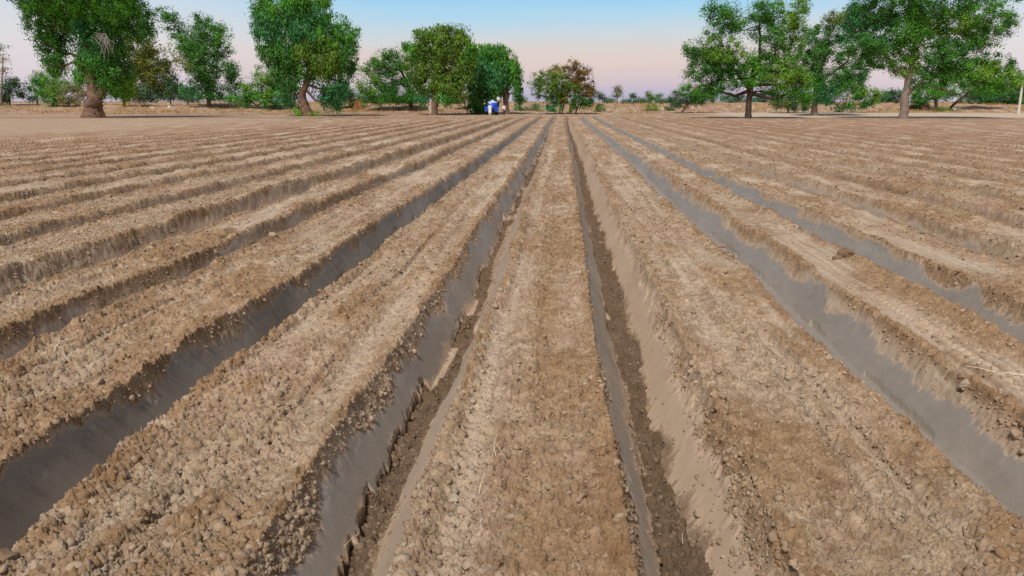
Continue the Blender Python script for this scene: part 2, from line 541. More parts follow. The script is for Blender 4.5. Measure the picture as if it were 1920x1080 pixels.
def mth(N, L, op, a, b=0.0):
    m = N.new('ShaderNodeMath')
    m.operation = op
    for i, v in ((0, a), (1, b)):
        if isinstance(v, (int, float)):
            m.inputs[i].default_value = v
        else:
            L.new(v, m.inputs[i])
    return m.outputs[0]

def rng_(N, L, v, a, b, c=0.0, d=1.0):
    m = N.new('ShaderNodeMapRange')
    for k, x in (('From Min', a), ('From Max', b), ('To Min', c), ('To Max', d)):
        m.inputs[k].default_value = x
    L.new(v, m.inputs['Value'])
    return m.outputs[0]

def soil_mat():
    m, N, L, out = newmat('soil')
    at = {}
    for k in ('mud', 'moist', 'pale', 'dark', 'red'):
        a = N.new('ShaderNodeAttribute')
        a.attribute_name = k
        at[k] = a.outputs['Fac']
    geo = N.new('ShaderNodeNewGeometry')
    P = geo.outputs['Position']
    a1 = nz(N, L, 9, 5, P)
    a2 = nz(N, L, 55, 3, P)
    a3 = nz(N, L, 0.5, 3, P)
    dry = mixc(N, L, rng_(N, L, a1, .35, .65), (.275, .194, .124), (.490, .378, .268))
    mpn = N.new('ShaderNodeMapping')
    mpn.inputs['Scale'].default_value = (5.0, .9, 5.0)
    L.new(P, mpn.inputs[0])
    a4 = nz(N, L, 1.0, 4, mpn.outputs[0], .65)
    dry = mixc(N, L, mth(N, L, 'MULTIPLY', rng_(N, L, a4, .50, .66), .55), dry, (.235, .150, .085))
    dry = mixc(N, L, mth(N, L, 'MULTIPLY', rng_(N, L, a2, .5, .72), .60), dry, (.235, .148, .082))
    dry = mixc(N, L, mth(N, L, 'MULTIPLY', rng_(N, L, a3, .45, .65), .30), dry, (.40, .235, .155))
    moist = mixc(N, L, rng_(N, L, a1, .3, .7), (.200, .112, .052), (.335, .210, .112))
    dry = mixc(N, L, mth(N, L, 'MULTIPLY', at['red'], .8), dry, mixc(N, L, rng_(N, L, a1, .3, .7), (.285, .165, .102), (.39, .245, .160)))
    c = mixc(N, L, mth(N, L, 'MULTIPLY', at['moist'], .85), dry, moist)
    c = mixc(N, L, mth(N, L, 'MULTIPLY', at['pale'], .85), c, mixc(N, L, a2, (.46, .370, .275), (.57, .472, .365)))
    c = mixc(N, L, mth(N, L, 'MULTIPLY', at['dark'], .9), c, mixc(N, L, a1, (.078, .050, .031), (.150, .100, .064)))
    mudc = mixc(N, L, rng_(N, L, mth(N, L, 'ADD', mth(N, L, 'MULTIPLY', a1, .5), mth(N, L, 'MULTIPLY', a4, .5)), .34, .66), (.232, .198, .163), (.296, .256, .214))
    mudc = mixc(N, L, mth(N, L, 'MULTIPLY', rng_(N, L, a2, .58, .72), .4), mudc, (.20, .166, .135))
    # half-dried skin is paler and browner than wet silt
    half = mixc(N, L, a1, (.36, .262, .180), (.46, .345, .250))
    mudfull = mixc(N, L, rng_(N, L, at['mud'], .45, .85), half, mudc)
    c = mixc(N, L, rng_(N, L, at['mud'], .08, .40), c, mudfull)
    b = N.new('ShaderNodeBsdfPrincipled')
    L.new(c, b.inputs['Base Color'])
    L.new(rng_(N, L, at['mud'], .3, .9, .95, .48), b.inputs['Roughness'])
    L.new(rng_(N, L, at['mud'], .3, .9, .12, .32), b.inputs['Specular IOR Level'])
    g1 = nz(N, L, 120, 6, P, .75)
    g2 = nz(N, L, 14, 4, P, .6)
    hh = mth(N, L, 'ADD', mth(N, L, 'MULTIPLY', g1, .010), mth(N, L, 'MULTIPLY', g2, .006))
    hs = mth(N, L, 'MULTIPLY', hh, rng_(N, L, at['mud'], .08, .45, 1.0, .16))
    bp = N.new('ShaderNodeBump')
    bp.inputs['Strength'].default_value = .8
    bp.inputs['Distance'].default_value = 1.0
    L.new(hs, bp.inputs['Height'])
    L.new(bp.outputs[0], b.inputs['Normal'])
    L.new(b.outputs[0], out.inputs[0])
    return m

def leaf_mat(name, c1, c2, c3=None, tr=.22):
    m, N, L, out = newmat(name)
    geo = N.new('ShaderNodeNewGeometry')
    c1, c2 = (c1[0] * 1.8, c1[1] * 1.5, c1[2]), (c2[0] * 2.1, c2[1] * 1.8, c2[2] * 1.15)
    n = nz(N, L, .55, 3, geo.outputs['Position'])
    c = mixc(N, L, rng_(N, L, n, .38, .62), c1, c2)
    c = mixc(N, L, mth(N, L, 'MULTIPLY', geo.outputs['Random Per Island'], .5), c, c3 or tuple(x * 1.5 for x in c2))
    d = N.new('ShaderNodeBsdfPrincipled')
    L.new(c, d.inputs['Base Color'])
    d.inputs['Roughness'].default_value = .6
    d.inputs['Specular IOR Level'].default_value = .2
    t = N.new('ShaderNodeBsdfTranslucent')
    L.new(c, t.inputs[0])
    mx = N.new('ShaderNodeMixShader')
    mx.inputs[0].default_value = tr
    L.new(d.outputs[0], mx.inputs[1])
    L.new(t.outputs[0], mx.inputs[2])
    L.new(mx.outputs[0], out.inputs[0])
    return m

def rough_mat(name, c1, c2, scale=6, rough=.9, bump=.02, stretch=None, metallic=0):
    m, N, L, out = newmat(name)
    tcn = N.new('ShaderNodeTexCoord')
    v = tcn.outputs['Object']
    if stretch:
        mp = N.new('ShaderNodeMapping')
        mp.inputs['Scale'].default_value = stretch
        L.new(v, mp.inputs[0])
        v = mp.outputs[0]
    n = nz(N, L, scale, 5, v)
    b = N.new('ShaderNodeBsdfPrincipled')
    L.new(mixc(N, L, rng_(N, L, n, .35, .65), c1, c2), b.inputs['Base Color'])
    b.inputs['Roughness'].default_value = rough
    b.inputs['Metallic'].default_value = metallic
    b.inputs['Specular IOR Level'].default_value = .25
    if bump:
        bp = N.new('ShaderNodeBump')
        bp.inputs['Strength'].default_value = .7
        bp.inputs['Distance'].default_value = bump
        L.new(n, bp.inputs['Height'])
        L.new(bp.outputs[0], b.inputs['Normal'])
    L.new(b.outputs[0], out.inputs[0])
    return m

SOIL = soil_mat()
LEAF = {
    'green': leaf_mat('leaf_green', (.030, .130, .022), (.062, .225, .030), (.10, .30, .05)),
    'deep': leaf_mat('leaf_deep', (.020, .088, .024), (.044, .165, .036), (.07, .22, .05)),
    'teal': leaf_mat('leaf_teal', (.020, .110, .055), (.042, .185, .080), (.07, .25, .10)),
    'lime': leaf_mat('leaf_lime', (.060, .165, .024), (.105, .250, .035), (.16, .32, .06)),
    'olive': leaf_mat('leaf_olive', (.070, .110, .030), (.125, .180, .048), (.18, .20, .06)),
    'khejri': leaf_mat('leaf_khejri', (.040, .125, .020), (.080, .185, .030), (.15, .21, .05)),
    'brown': leaf_mat('leaf_brown', (.075, .060, .016), (.120, .085, .022), (.17, .13, .03)),
    'gold': leaf_mat('leaf_gold', (.085, .105, .018), (.180, .180, .030), (.24, .20, .05)),
    'grey': leaf_mat('leaf_grey', (.120, .120, .090), (.180, .185, .130), (.25, .22, .17)),
    'far': leaf_mat('leaf_far', (.030, .085, .060), (.055, .125, .085), (.08, .16, .10)),  # bluish tint puts the haze of distance into the leaf colour
    'dry': leaf_mat('leaf_dry', (.24, .150, .085), (.32, .215, .125), (.38, .26, .15)),
}
BARK = {
    'brown': rough_mat('bark_brown', (.10, .062, .045), (.22, .140, .105), 5, stretch=(2, 2, .5), bump=.05),
    'dark': rough_mat('bark_dark', (.035, .026, .022), (.095, .068, .055), 5, stretch=(2, 2, .5), bump=.05),
    'grey': rough_mat('bark_grey', (.15, .112, .098), (.30, .235, .205), 5, stretch=(2, 2, .4), bump=.06),
    'pale': rough_mat('bark_pale', (.36, .29, .24), (.52, .43, .37), 5, stretch=(2, 2, .5), bump=.03),
    'rust': rough_mat('bark_rust', (.26, .125, .045), (.42, .225, .085), 4, bump=.06),
    'dead': rough_mat('dead_twigs', (.20, .18, .175), (.33, .30, .29), 3, bump=0),
}

# ------------------------------------------------------------------ ground sheet
def make_ground():
    ys = [-14, -9, -6, -4, -2.5, -1.5, -.8, -.3, .1, .45, .75, 1.0, 1.2, 1.4, 1.55]
    y = 1150.0
    while y > 66:
        k = (y) / 1000.0
        D = CAMH * F / cp / y
        ys.append(D * 1.0)
        y -= 0.62 + 0.85 * min(k, 1)
    D0 = ys[-1]
    ys += list(np.arange(D0 + .45, 150, .45)) + list(np.arange(150, 200, 1.5)) + [205, 215, 230, 250, 280, 320, 380, 460, 600, 800, 1200, 2000, 3500]
    ys = np.array(sorted(ys), np.float32)
    core = np.arange(-.80, .7801, .00112)
    ext = np.concatenate([np.linspace(.012, .5, 60), np.linspace(.55, 3, 30)])
    D = ys[:, None]
    hw = np.maximum(D, 1.4) + .9
    Xc = core[None, :] * hw
    extm = (ext[None, :] * (hw + 8)).astype(np.float32)
    X = np.concatenate([Xc[:, :1] - extm[:, ::-1], Xc, Xc[:, -1:] + extm], axis=1).astype(np.float32)
    Y = np.repeat(ys[:, None], X.shape[1], 1).astype(np.float32)
    sx = np.gradient(X, axis=1)
    nr, nc = X.shape
    z, mud, moist, pale, dark, _ = ground(X.ravel(), Y.ravel(), np.abs(sx).ravel().astype(np.float32))
    V = np.stack([X.ravel(), Y.ravel(), z], 1)
    i = np.arange(nr * nc, dtype=np.int32).reshape(nr, nc)
    Fc = np.stack([i[:-1, :-1], i[:-1, 1:], i[1:, 1:], i[1:, :-1]], -1).reshape(-1, 4)
    xx, yy = V[:, 0], V[:, 1]
    red = np.clip(.75 * sst(14, 60, yy + 5 * vn(xx * .2, yy * .1, 600)) + .6 * sst(8, 22, np.abs(xx)) + .15 * vn(xx * .25, yy * .12, 601), 0, 1)
    red = red * (1 - .85 * sst(96, 100, yy) * sst(18, 26, xx) * sst(127, 120, yy))
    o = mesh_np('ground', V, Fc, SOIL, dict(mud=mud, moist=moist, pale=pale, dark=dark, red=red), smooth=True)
    tag(o, kind='structure')
    print('ground', nr, nc)
    return o

make_ground()

# ------------------------------------------------------------------ loose clods and straw
def ico():
    t = (1 + 5 ** .5) / 2
    v = np.array([(-1, t, 0), (1, t, 0), (-1, -t, 0), (1, -t, 0), (0, -1, t), (0, 1, t), (0, -1, -t), (0, 1, -t),
                  (t, 0, -1), (t, 0, 1), (-t, 0, -1), (-t, 0, 1)], np.float32)
    v /= np.linalg.norm(v[0])
    f = np.array([(0, 11, 5), (0, 5, 1), (0, 1, 7), (0, 7, 10), (0, 10, 11), (1, 5, 9), (5, 11, 4), (11, 10, 2), (10, 7, 6), (7, 1, 8),
                  (3, 9, 4), (3, 4, 2), (3, 2, 6), (3, 6, 8), (3, 8, 9), (4, 9, 5), (2, 4, 11), (6, 2, 10), (8, 6, 7), (9, 8, 1)], np.int32)
    return v, f

def subdiv(v, f):
    cache, vs, fs = {}, [tuple(x) for x in v], []
    def mid(a, b):
        k = (min(a, b), max(a, b))
        if k not in cache:
            p = np.array(vs[a]) + np.array(vs[b])
            p /= np.linalg.norm(p)
            cache[k] = len(vs)
            vs.append(tuple(p))
        return cache[k]
    for a, b, c in f:
        x, y, z = mid(a, b), mid(b, c), mid(c, a)
        fs += [(a, x, z), (b, y, x), (c, z, y), (x, y, z)]
    return np.array(vs, np.float32), np.array(fs, np.int32)

IC0 = ico()
IC1 = subdiv(*IC0)
IC2 = subdiv(*IC1)

def clods(name, X, Y, r, seed, geo, lift=.15):
    rng = np.random.default_rng(seed)
    n = len(X)
    z, mud, moist, pale, dark, cr = ground(X, Y, np.full(n, .012, np.float32))
    v, f = geo
    k = len(v)
    lump = 1 + (rng.uniform(-.32, .30, (n, k, 1)) if k < 20 else rng.uniform(-.05, .05, (n, k, 1)) + .30 * vn(v[None, :, 0] * 1.7 + np.arange(n)[:, None] * 3.7, v[None, :, 1] * 1.7 + v[None, :, 2] * 1.1, seed)[..., None])
    body = np.repeat(v[None], n, 0) * lump
    if k > 20:                               # knock flat broken faces into the lumps
        for _ in range(7):
            pn = rng.normal(size=(n, 1, 3))
            pn /= np.linalg.norm(pn, axis=2)[..., None]
            dd = np.maximum(0, (body * pn).sum(2, keepdims=True) - rng.uniform(.50, .85, (n, 1, 1)))
            body = body - dd * pn
        body = body * (1 + rng.uniform(-.07, .07, (n, k, 1)))
    A = rng.normal(size=(n, 3, 3))
    Q, _ = np.linalg.qr(A)
    sc = rng.uniform(.65, 1.2, (n, 1, 3))
    P = np.einsum('nij,nkj->nki', Q, body * sc) * r[:, None, None]
    P[:, :, 2] *= .82
    P[:, :, 0] += X[:, None]
    P[:, :, 1] += Y[:, None]
    P[:, :, 2] += (z + r * lift)[:, None]
    Fc = (f[None] + (np.arange(n, dtype=np.int32) * k)[:, None, None]).reshape(-1, 3)
    rep = lambda a: np.repeat(a, k)
    mo = np.clip(moist * .7 + rng.uniform(-.15, .5, n) * (rng.random(n) < .5), 0, 1)
    pa = np.clip(pale * .4 + rng.uniform(0, .7, n) * (rng.random(n) < .35), 0, 1)
    return mesh_np(name, P.reshape(-1, 3), Fc, SOIL, dict(mud=np.zeros(n * k), moist=rep(mo), pale=rep(pa), dark=rep(dark * .7)), smooth=geo is not IC0)

def scatter(n, y0, y1, seed):
    rng = np.random.default_rng(seed)
    y = rng.uniform(y0, y1, n)
    D = (CAMH * F / cp / y).astype(np.float32)
    X = (rng.uniform(-.84, .80, n) * (D + .9)).astype(np.float32)
    return X, D, rng

X, Y, rng = scatter(240000, 70, 1080, 3)
_, mud, moist, pale, dark, cr = ground(X, Y, np.full(len(X), .012, np.float32))
keep = rng.random(len(X)) < np.clip(cr * 1.05 + .10 + dark * .45, 0, 1) * (1 - np.clip(mud * 1.6, 0, 1))
X, Y = X[keep], Y[keep]
r = np.exp(rng.normal(np.log(.0092), .45, len(X)))
r = np.clip(np.maximum(r, .0010 * Y), .003, .035).astype(np.float32)
tag(clods('soil_crumbs', X, Y, r, 4, IC0), 'loose tan crumbs of dry soil strewn over the beds', 'soil crumbs', kind='stuff')
X, Y, rng = scatter(11000, 150, 1080, 5)
_, mud, moist, pale, dark, cr = ground(X, Y, np.full(len(X), .012, np.float32))
keep = rng.random(len(X)) < np.clip(cr * .8 + .04 + dark * .25, 0, 1) * (1 - np.clip(mud * 1.6, 0, 1)) * (vn(X * 2.5, Y * 1.5, 500) * .6 + .45)
X, Y = X[keep], Y[keep]
r = np.clip(np.exp(rng.normal(np.log(.016), .45, len(X))), .010, .055).astype(np.float32)
tag(clods('soil_clods', X, Y, r, 6, IC2), 'larger lumps of dry earth lying in drifts along the bed edges', 'soil clods', kind='stuff')

STRAW = rough_mat('straw', (.50, .40, .24), (.70, .60, .42), 30, rough=.7, bump=0)
WHITE_STRAW = rough_mat('bleached_straw', (.66, .58, .46), (.80, .74, .62), 30, rough=.7, bump=0)

def straw_mesh(mb, p, ang, ln, bend, rad, rise, seed):
    d = Vector((math.cos(ang), math.sin(ang), 0))
    s = Vector((-d.y, d.x, 0))
    pts, rr = [], []
    krng = np.random.default_rng(seed)
    for i in range(5):
        t = i / 4
        pts.append(Vector(p) + d * (ln * (t - .5)) + s * (bend * ln * (t - t * t) * 2) + Vector((0, 0, rise * ln * t)) + Vector((krng.normal(), krng.normal(), .4 * krng.normal())) * ln * .035 * (t > 0))
        rr.append(rad * (1 - .5 * t))
    mb.tube(pts, rr, 4, seed=seed)

X, Y, rng = scatter(700, 120, 1080, 9)
z, mud, *_r, cr = ground(X, Y, np.full(len(X), .012, np.float32))
mb = MB()
for i in range(len(X)):
    if mud[i] < .2 and rng.random() < .5:
        straw_mesh(mb, (X[i], Y[i], z[i] + .008), rng.uniform(0, 6.28), rng.uniform(.015, .05) * (1 + Y[i] / 14), rng.uniform(-.4, .4), .0008 + .00035 * Y[i], rng.uniform(-.05, .25), i)
tag(mb.build('straw_litter', STRAW), 'fine bits of broken straw littered over the tilled soil', 'straw litter', kind='stuff')

def near_spot(px, py):
    p = spot(px, py)
    for _ in range(4):                     # settle on the real, uneven surface
        d = ray(px, py)
        h = hz(p.x, p.y)
        t = (h - CAM.z) / d.z
        p = Vector((CAM.x + d.x * t, CAM.y + d.y * t, h))
    return p

STRAWS = [  # photo x, y, direction (deg), length, bend, radius, rise, label
    (903, 922, 75, .10, .10, .0030, .9, 'bleached upright straw stub on the middle bed, third from its near end'),
    (930, 852, 95, .13, .15, .0022, .8, 'forked pale stalk sticking up from the middle bed above the other stubs'),
    (1022, 925, 130, .14, -.10, .0018, .1, 'thin yellowish straw lying slantwise on right half of middle bed'),
    (902, 990, 80, .06, .10, .0022, .6, 'short white chip of straw near the bottom of the middle bed'),
    (1010, 800, 140, .10, .20, .0014, .1, 'fine dull stalk lying across the middle bed beyond the stubs'),
    (1162, 1030, 85, .07, .05, .0030, .7, 'white straw stub at right rim of the middle bed'),
    (1280, 1015, 85, .10, .10, .0022, .2, 'pale straw lying in the trench floor right of the middle bed'),
    (568, 828, 175, .26, .16, .0022, .15, 'long arched straw lying over the bed left of the middle trench'),
    (658, 1022, 50, .10, .10, .0024, .4, 'stiff stalk leaning in the crumbly trench left of middle bed'),
    (340, 1025, 70, .16, .30, .0022, .3, 'curled twig half buried in the clods at lower left'),
    (372, 805, 75, .09, .25, .0020, .6, 'curved straw standing on the orange heap of the left bed'),
    (1865, 700, 165, .42, .18, .0042, .10, 'white bent stick on the bed at the right picture edge'),
    (112, 668, 110, .20, .25, .0044, .7, 'bleached root fork standing up on bed at far left'),
    (130, 640, 30, .12, -.15, .0024, .2, 'thin dry stalk lying behind the bleached root fork'),
    (1425, 405, 40, .30, .10, .0050, .7, 'pale stalk sticking up at bed edge beside the right water-grey trench'),
    (1268, 530, 170, .40, .15, .0040, .10, 'grey bent stalk lying on the bed right of the middle'),
    (1735, 880, 150, .12, .20, .0024, .2, 'tan straw lying on the wide bed at lower right'),
]
for (px, py, a, ln, bd, rad, rise, lab) in STRAWS:
    p = near_spot(px, py)
    mb = MB()
    ln, rad = ln * .85, rad * .72
    straw_mesh(mb, (0, 0, .008), R(a), ln, bd, rad, rise, int(px))
    if 'fork' in lab:
        straw_mesh(mb, (.01, 0, .012), R(a + 38), ln * .8, -bd, rad * .8, rise * .8, int(px) + 1)
        straw_mesh(mb, (0, .01, .010), R(a - 50), ln * .6, bd, rad * .7, rise, int(px) + 2)
    o = mb.build('dry_straw', WHITE_STRAW if ('white' in lab or 'bleach' in lab or 'pale' in lab) else STRAW)
    o.location = p
    tag(o, lab, 'straw', 'stray straws on the beds')

def lone_clod(px, py, rad, lab, dark=.5, moist=.6):
    p = near_spot(px, py)
    rng = np.random.default_rng(int(px))
    v, f = subdiv(*subdiv(*IC1))
    n = v * (1 + .22 * vn(v[:, 0] * 2.2 + v[:, 2] * 1.7, v[:, 1] * 2.2 - v[:, 2], int(px)) + .16 * vn(v[:, 0] * 5 + v[:, 2] * 4, v[:, 1] * 5, int(px) + 1) + .10 * vn(v[:, 0] * 13 + v[:, 2] * 9, v[:, 1] * 13, int(px) + 2))[:, None]
    n = n * rad * np.array([1.1, .95, .8])
    k = len(n)
    o = mesh_np('soil_clod', n, f, SOIL, dict(mud=np.zeros(k), moist=np.full(k, moist), pale=np.zeros(k), dark=np.full(k, dark)), smooth=True)
    o.location = (p.x, p.y, p.z + rad * .45)
    tag(o, lab, 'soil clod', 'single clods fallen in the trenches')

lone_clod(1585, 481, .085, 'dark round clod lying in the grey trench on the right', .7)
lone_clod(1568, 487, .045, 'small flat clod beside the dark round clod in the right trench', .4)
lone_clod(738, 865, .035, 'clod on the broken mud slab in the trench left of middle bed', .4, .5)


# ------------------------------------------------------------------ trees and shrubs
def leaf_cloud(blobs, base, seed, lsize=3.2, droop=0.0, clr=11, airy=.10, layers=3.0):
    """blobs: (photo x, photo y, half width px, half height px, density, leaf kind) -> leaf faces in world space"""
    rng = np.random.default_rng(seed)
    m = mpp(base)
    V, FM, kinds = [], [], []
    rt, up, fw = np.array(RT), np.array((0, 0, 1.0)), np.array(HD)
    for bi, (cx, cy_, rx, ry, dens, kind) in enumerate(blobs):
        if kind not in kinds:
            kinds.append(kind)
        if lsize > 2.9:
            rx, ry = rx * 1.10, ry * 1.10
        else:
            rx, ry = rx * 1.12, ry * 1.2
        c = np.array(onplane(cx, cy_, base)) + fw * float(rng.uniform(-.35, .35)) * rx * m
        area = math.pi * rx * ry
        lz = lsize * .76
        nl = int((.25 + .85 * dens) * layers * 1.30 * area / (lz * lz * .42))
        K = max(6, int(area / (clr * clr) * 1.25))
        d = rng.normal(size=(K, 3))
        d /= np.linalg.norm(d, axis=1)[:, None]
        rad = .30 + .70 * rng.random(K) ** .55
        rad *= 1 + .16 * rng.normal(size=K) * (rng.random(K) < .5)
        cl = d * rad[:, None] * np.array([rx, .9 * (rx + ry) / 2, ry])
        wgt = rng.random(K) ** .8 + .15
        wgt /= wgt.sum()
        pick = rng.choice(K, nl, p=wgt)
        cs = clr * (.55 + .65 * rng.random(K))
        off = rng.normal(size=(nl, 3)) * (cs[pick] * .46)[:, None] * np.array([1, 1, .85 + droop * .7])
        off[:, 2] -= droop * np.abs(off[:, 2]) * .6
        p = cl[pick] + off
        na = int(nl * airy)
        if na:
            q = rng.normal(size=(na, 3))
            q /= np.linalg.norm(q, axis=1)[:, None]
            p[:na] = q * (.95 + .22 * rng.random(na) ** 2)[:, None] * np.array([rx, .9 * (rx + ry) / 2, ry]) + rng.normal(size=(na, 3)) * 1.5
        P = c + (p[:, 0:1] * rt + p[:, 1:2] * fw + p[:, 2:3] * up) * m
        P[:, 2] = np.maximum(P[:, 2], base.z + .12)
        a = rng.normal(size=(nl, 3))
        a[:, 2] = a[:, 2] * .6 - droop * 2.2
        a /= np.linalg.norm(a, axis=1)[:, None]
        on = off / (np.linalg.norm(off, axis=1)[:, None] + 1e-6) * 1.0 + d[pick] * .5
        nn = rng.normal(size=(nl, 3)) * .55 + on
        nn[:, 2] += .45
        s = np.cross(a, nn)
        s /= np.linalg.norm(s, axis=1)[:, None] + 1e-6
        L = (lz * m * np.exp(rng.normal(0, .28, nl)))[:, None] * (.62 + .5 * droop)
        Wd = L * (.40 - .12 * droop)
        V.append(np.stack([P - a * L, P + s * Wd, P + a * L, P - s * Wd], 1).reshape(-1, 3))
        FM.append(np.full(nl, kinds.index(kind)))
    V = np.concatenate(V)
    FM = np.concatenate(FM)
    return V, np.arange(len(V), dtype=np.int32).reshape(-1, 4), FM, kinds

def tree(name, base_px, trunk, blobs, label, cat='tree', dist=None, bark='brown', seed=1, limbs=True, group=None,
         lsize=3.2, droop=0, clr=11, airy=.10, layers=3.0, extra=(), sub=5):
    """trunk: list of paths; a path is photo (x, y, width px) from the ground up"""
    b = spot(base_px[0], base_px[1], dist)
    root = empty(name, b, label, cat, group)
    inv = Vector(b)
    rng = np.random.default_rng(seed + 500)
    m = mpp(b)
    if trunk:
        mb = MB()
        tops = []
        for pi, path in enumerate(trunk):
            pts, rr = [], []
            for i, (x, y, w) in enumerate(path):
                p = onplane(x, y, b) - inv
                if i == 0 and pi == 0:
                    p.z -= .15
                pts.append(p)
                rr.append(w * m / 2)
            # finer, slightly crooked path
            fp, fr = [], []
            for i in range(len(pts) - 1):
                for k in range(4):
                    t = k / 4
                    fp.append(pts[i].lerp(pts[i + 1], t) + Vector(rng.normal(size=3)) * rr[i] * .10 * (1 if i + k else 0))
                    fr.append(rr[i] * (1 - t) + rr[i + 1] * t)
            fp.append(pts[-1])
            fr.append(rr[-1])
            if pi == 0:
                fr[0] *= 1.12
            mb.tube(fp, fr, 10, jit=.10, seed=seed + pi)
            tops += list(zip(fp, fr))[len(fp) // 2:]
        if limbs:
            for (cx, cy_, rx, ry, dens, kind) in blobs:
                c = onplane(cx, cy_ + ry * .15, b) - inv + Vector(HD) * float(rng.uniform(-.3, .3)) * rx * m
                p0, r0 = min(tops, key=lambda q: (q[0] - c).length + (2 if q[0].z > c.z else 0))
                ln = (c - p0).length
                r1 = max(min(r0 * .62, .05 * ln + .03), .03)
                midp = p0.lerp(c, .5) + Vector(rng.normal(size=3)) * ln * .09 + Vector((0, 0, -.04 * ln))
                mb.tube([p0, p0.lerp(midp, .55), midp, midp.lerp(c, .6), c], [r1, r1 * .85, r1 * .65, r1 * .5, r1 * .35], 6, jit=.06, seed=seed)
                for k in range(sub):
                    d = Vector(rng.normal(size=3))
                    d.normalize()
                    d.z = d.z * .8 + .15
                    e = c + Vector(RT) * d.x * rx * m * .9 + Vector(HD) * d.y * rx * m * .8 + Vector((0, 0, d.z * ry * m * .9))
                    s0 = midp.lerp(c, float(rng.uniform(.3, 1)))
                    mm = s0.lerp(e, .5) + Vector(rng.normal(size=3)) * rx * m * .10
                    mb.tube([s0, mm, e], [r1 * .38, r1 * .26, .012], 5, seed=seed)
        mb.build('trunk', BARK[bark], root, smooth=True)
    V, Fc, FM, kinds = leaf_cloud(blobs, b, seed, lsize, droop, clr, airy, layers)
    mesh_np('crown', V - np.array(inv, np.float32), Fc, [LEAF[k] for k in kinds], fmat=FM, parent=root)
    for fn in extra:
        fn(root, b, m, rng)
    return root

# --- left side
def t1_extra(root, b, m, rng):
    mb = MB()
    path = ((172, 222, 45), (172.5, 216, 40), (173, 209, 34), (174, 202, 29), (175, 196, 22))
    pts = [onplane(x, y, b) - b + Vector(HD) * .38 for x, y, w in path]
    pts[0].z -= .15
    mb.tube(pts, [w * m / 2 for x, y, w in path], 26, jit=.09, seed=3)
    mb.build('earth_crust', BARK['rust'], root, smooth=True)
    mb = MB()
    o = onplane(214, 74, b) - b - Vector(HD) * 3.6
    for k in range(30):
        q = onplane(236 + rng.normal() * 7, 84 + rng.random() * 36, b) - b - Vector(HD) * (4.2 + rng.random())
        s0 = o + Vector((rng.uniform(-.6, .9), rng.uniform(-.3, .3), rng.uniform(-.2, .5)))
        mid = s0.lerp(q, .5) + Vector((.45, 0, .45)) + Vector(rng.normal(size=3)) * .15
        mb.tube([s0, mid, q], [.032, .022, .008], 4)
    mb.build('dead_twigs', BARK['dead'], root)

tree('khejri_tree', (172, 221), [[(172, 221, 36), (173, 212, 31), (175, 203, 28), (177, 190, 27), (176, 168, 23), (170, 140, 19), (165, 105, 15), (162, 60, 12)],
                                 [(177, 192, 20), (196, 168, 15), (205, 140, 12), (206, 100, 10)]],
     [(150, -70, 130, 60, .8, 'green'), (60, 2, 34, 18, .8, 'deep'), (86, 48, 40, 40, 1.1, 'deep'), (98, 98, 22, 36, .9, 'deep'), (106, 128, 15, 16, .8, 'green'),
      (112, 12, 50, 40, 1.0, 'green'), (165, 20, 52, 50, 1.1, 'green'), (225, 22, 48, 42, 1.1, 'green'), (255, 40, 30, 34, 1.0, 'deep'),
      (182, 75, 42, 42, 1.1, 'teal'), (215, 85, 30, 36, .8, 'deep'), (180, 120, 34, 30, 1.0, 'green'), (212, 130, 34, 36, 1.0, 'deep'),
      (205, 160, 32, 22, 1.0, 'green'), (150, 140, 22, 16, .7, 'green'), (228, 150, 22, 28, .8, 'lime'), (222, 10, 22, 20, .6, 'lime')],
     'big tree with thick flared trunk, nearest at far left, crown cut by picture top', bark='brown', seed=11, extra=(t1_extra,), droop=.35)

tree('slender_tree', (262, 200), [[(262, 202, 6), (257, 185, 5), (251, 170, 4.5), (254, 145, 4)]],
     [(262, 92, 26, 34, .55, 'olive'), (285, 120, 36, 34, .75, 'olive'), (252, 135, 24, 26, .7, 'olive'), (290, 150, 34, 22, .8, 'olive'), (308, 158, 26, 18, .7, 'far'), (275, 172, 22, 14, .6, 'far'), (240, 165, 20, 18, .7, 'lime')],
     'olive tree with thin pale leaning trunk behind the big left tree', bark='pale', seed=12, droop=.3)
tree('dark_tree', (233, 199), [[(233, 203, 6), (232, 190, 5), (230, 176, 4)]],
     [(228, 170, 28, 14, 1, 'deep'), (248, 178, 22, 12, 1, 'deep'), (270, 186, 18, 9, .8, 'far')], 'low dark tree with short rusty trunk beside the big flared trunk', bark='rust', seed=13)
tree('broad_tree', (392, 202), [[(392, 203, 8), (391, 188, 7), (389, 168, 6), (384, 140, 5), (380, 100, 4)]],
     [(372, 38, 20, 14, .8, 'deep'), (386, 58, 26, 18, .7, 'deep'), (412, 68, 19, 20, 1, 'green'), (352, 80, 34, 24, .8, 'green'), (388, 88, 36, 26, 1.1, 'deep'),
      (352, 112, 26, 20, .7, 'olive'), (385, 120, 34, 24, 1.1, 'deep'), (428, 128, 22, 15, 1, 'deep'), (405, 150, 42, 18, 1.1, 'deep'), (372, 165, 32, 18, 1.1, 'teal'), (412, 174, 28, 13, 1.1, 'deep'), (385, 180, 22, 8, 1, 'deep'),
      (318, 38, 20, 20, .6, 'deep'), (334, 58, 16, 16, .4, 'deep'), (305, 25, 12, 12, .5, 'deep')],
     'dark green tree with short dark trunk between the olive tree and the round tree', bark='dark', seed=14, airy=.14)
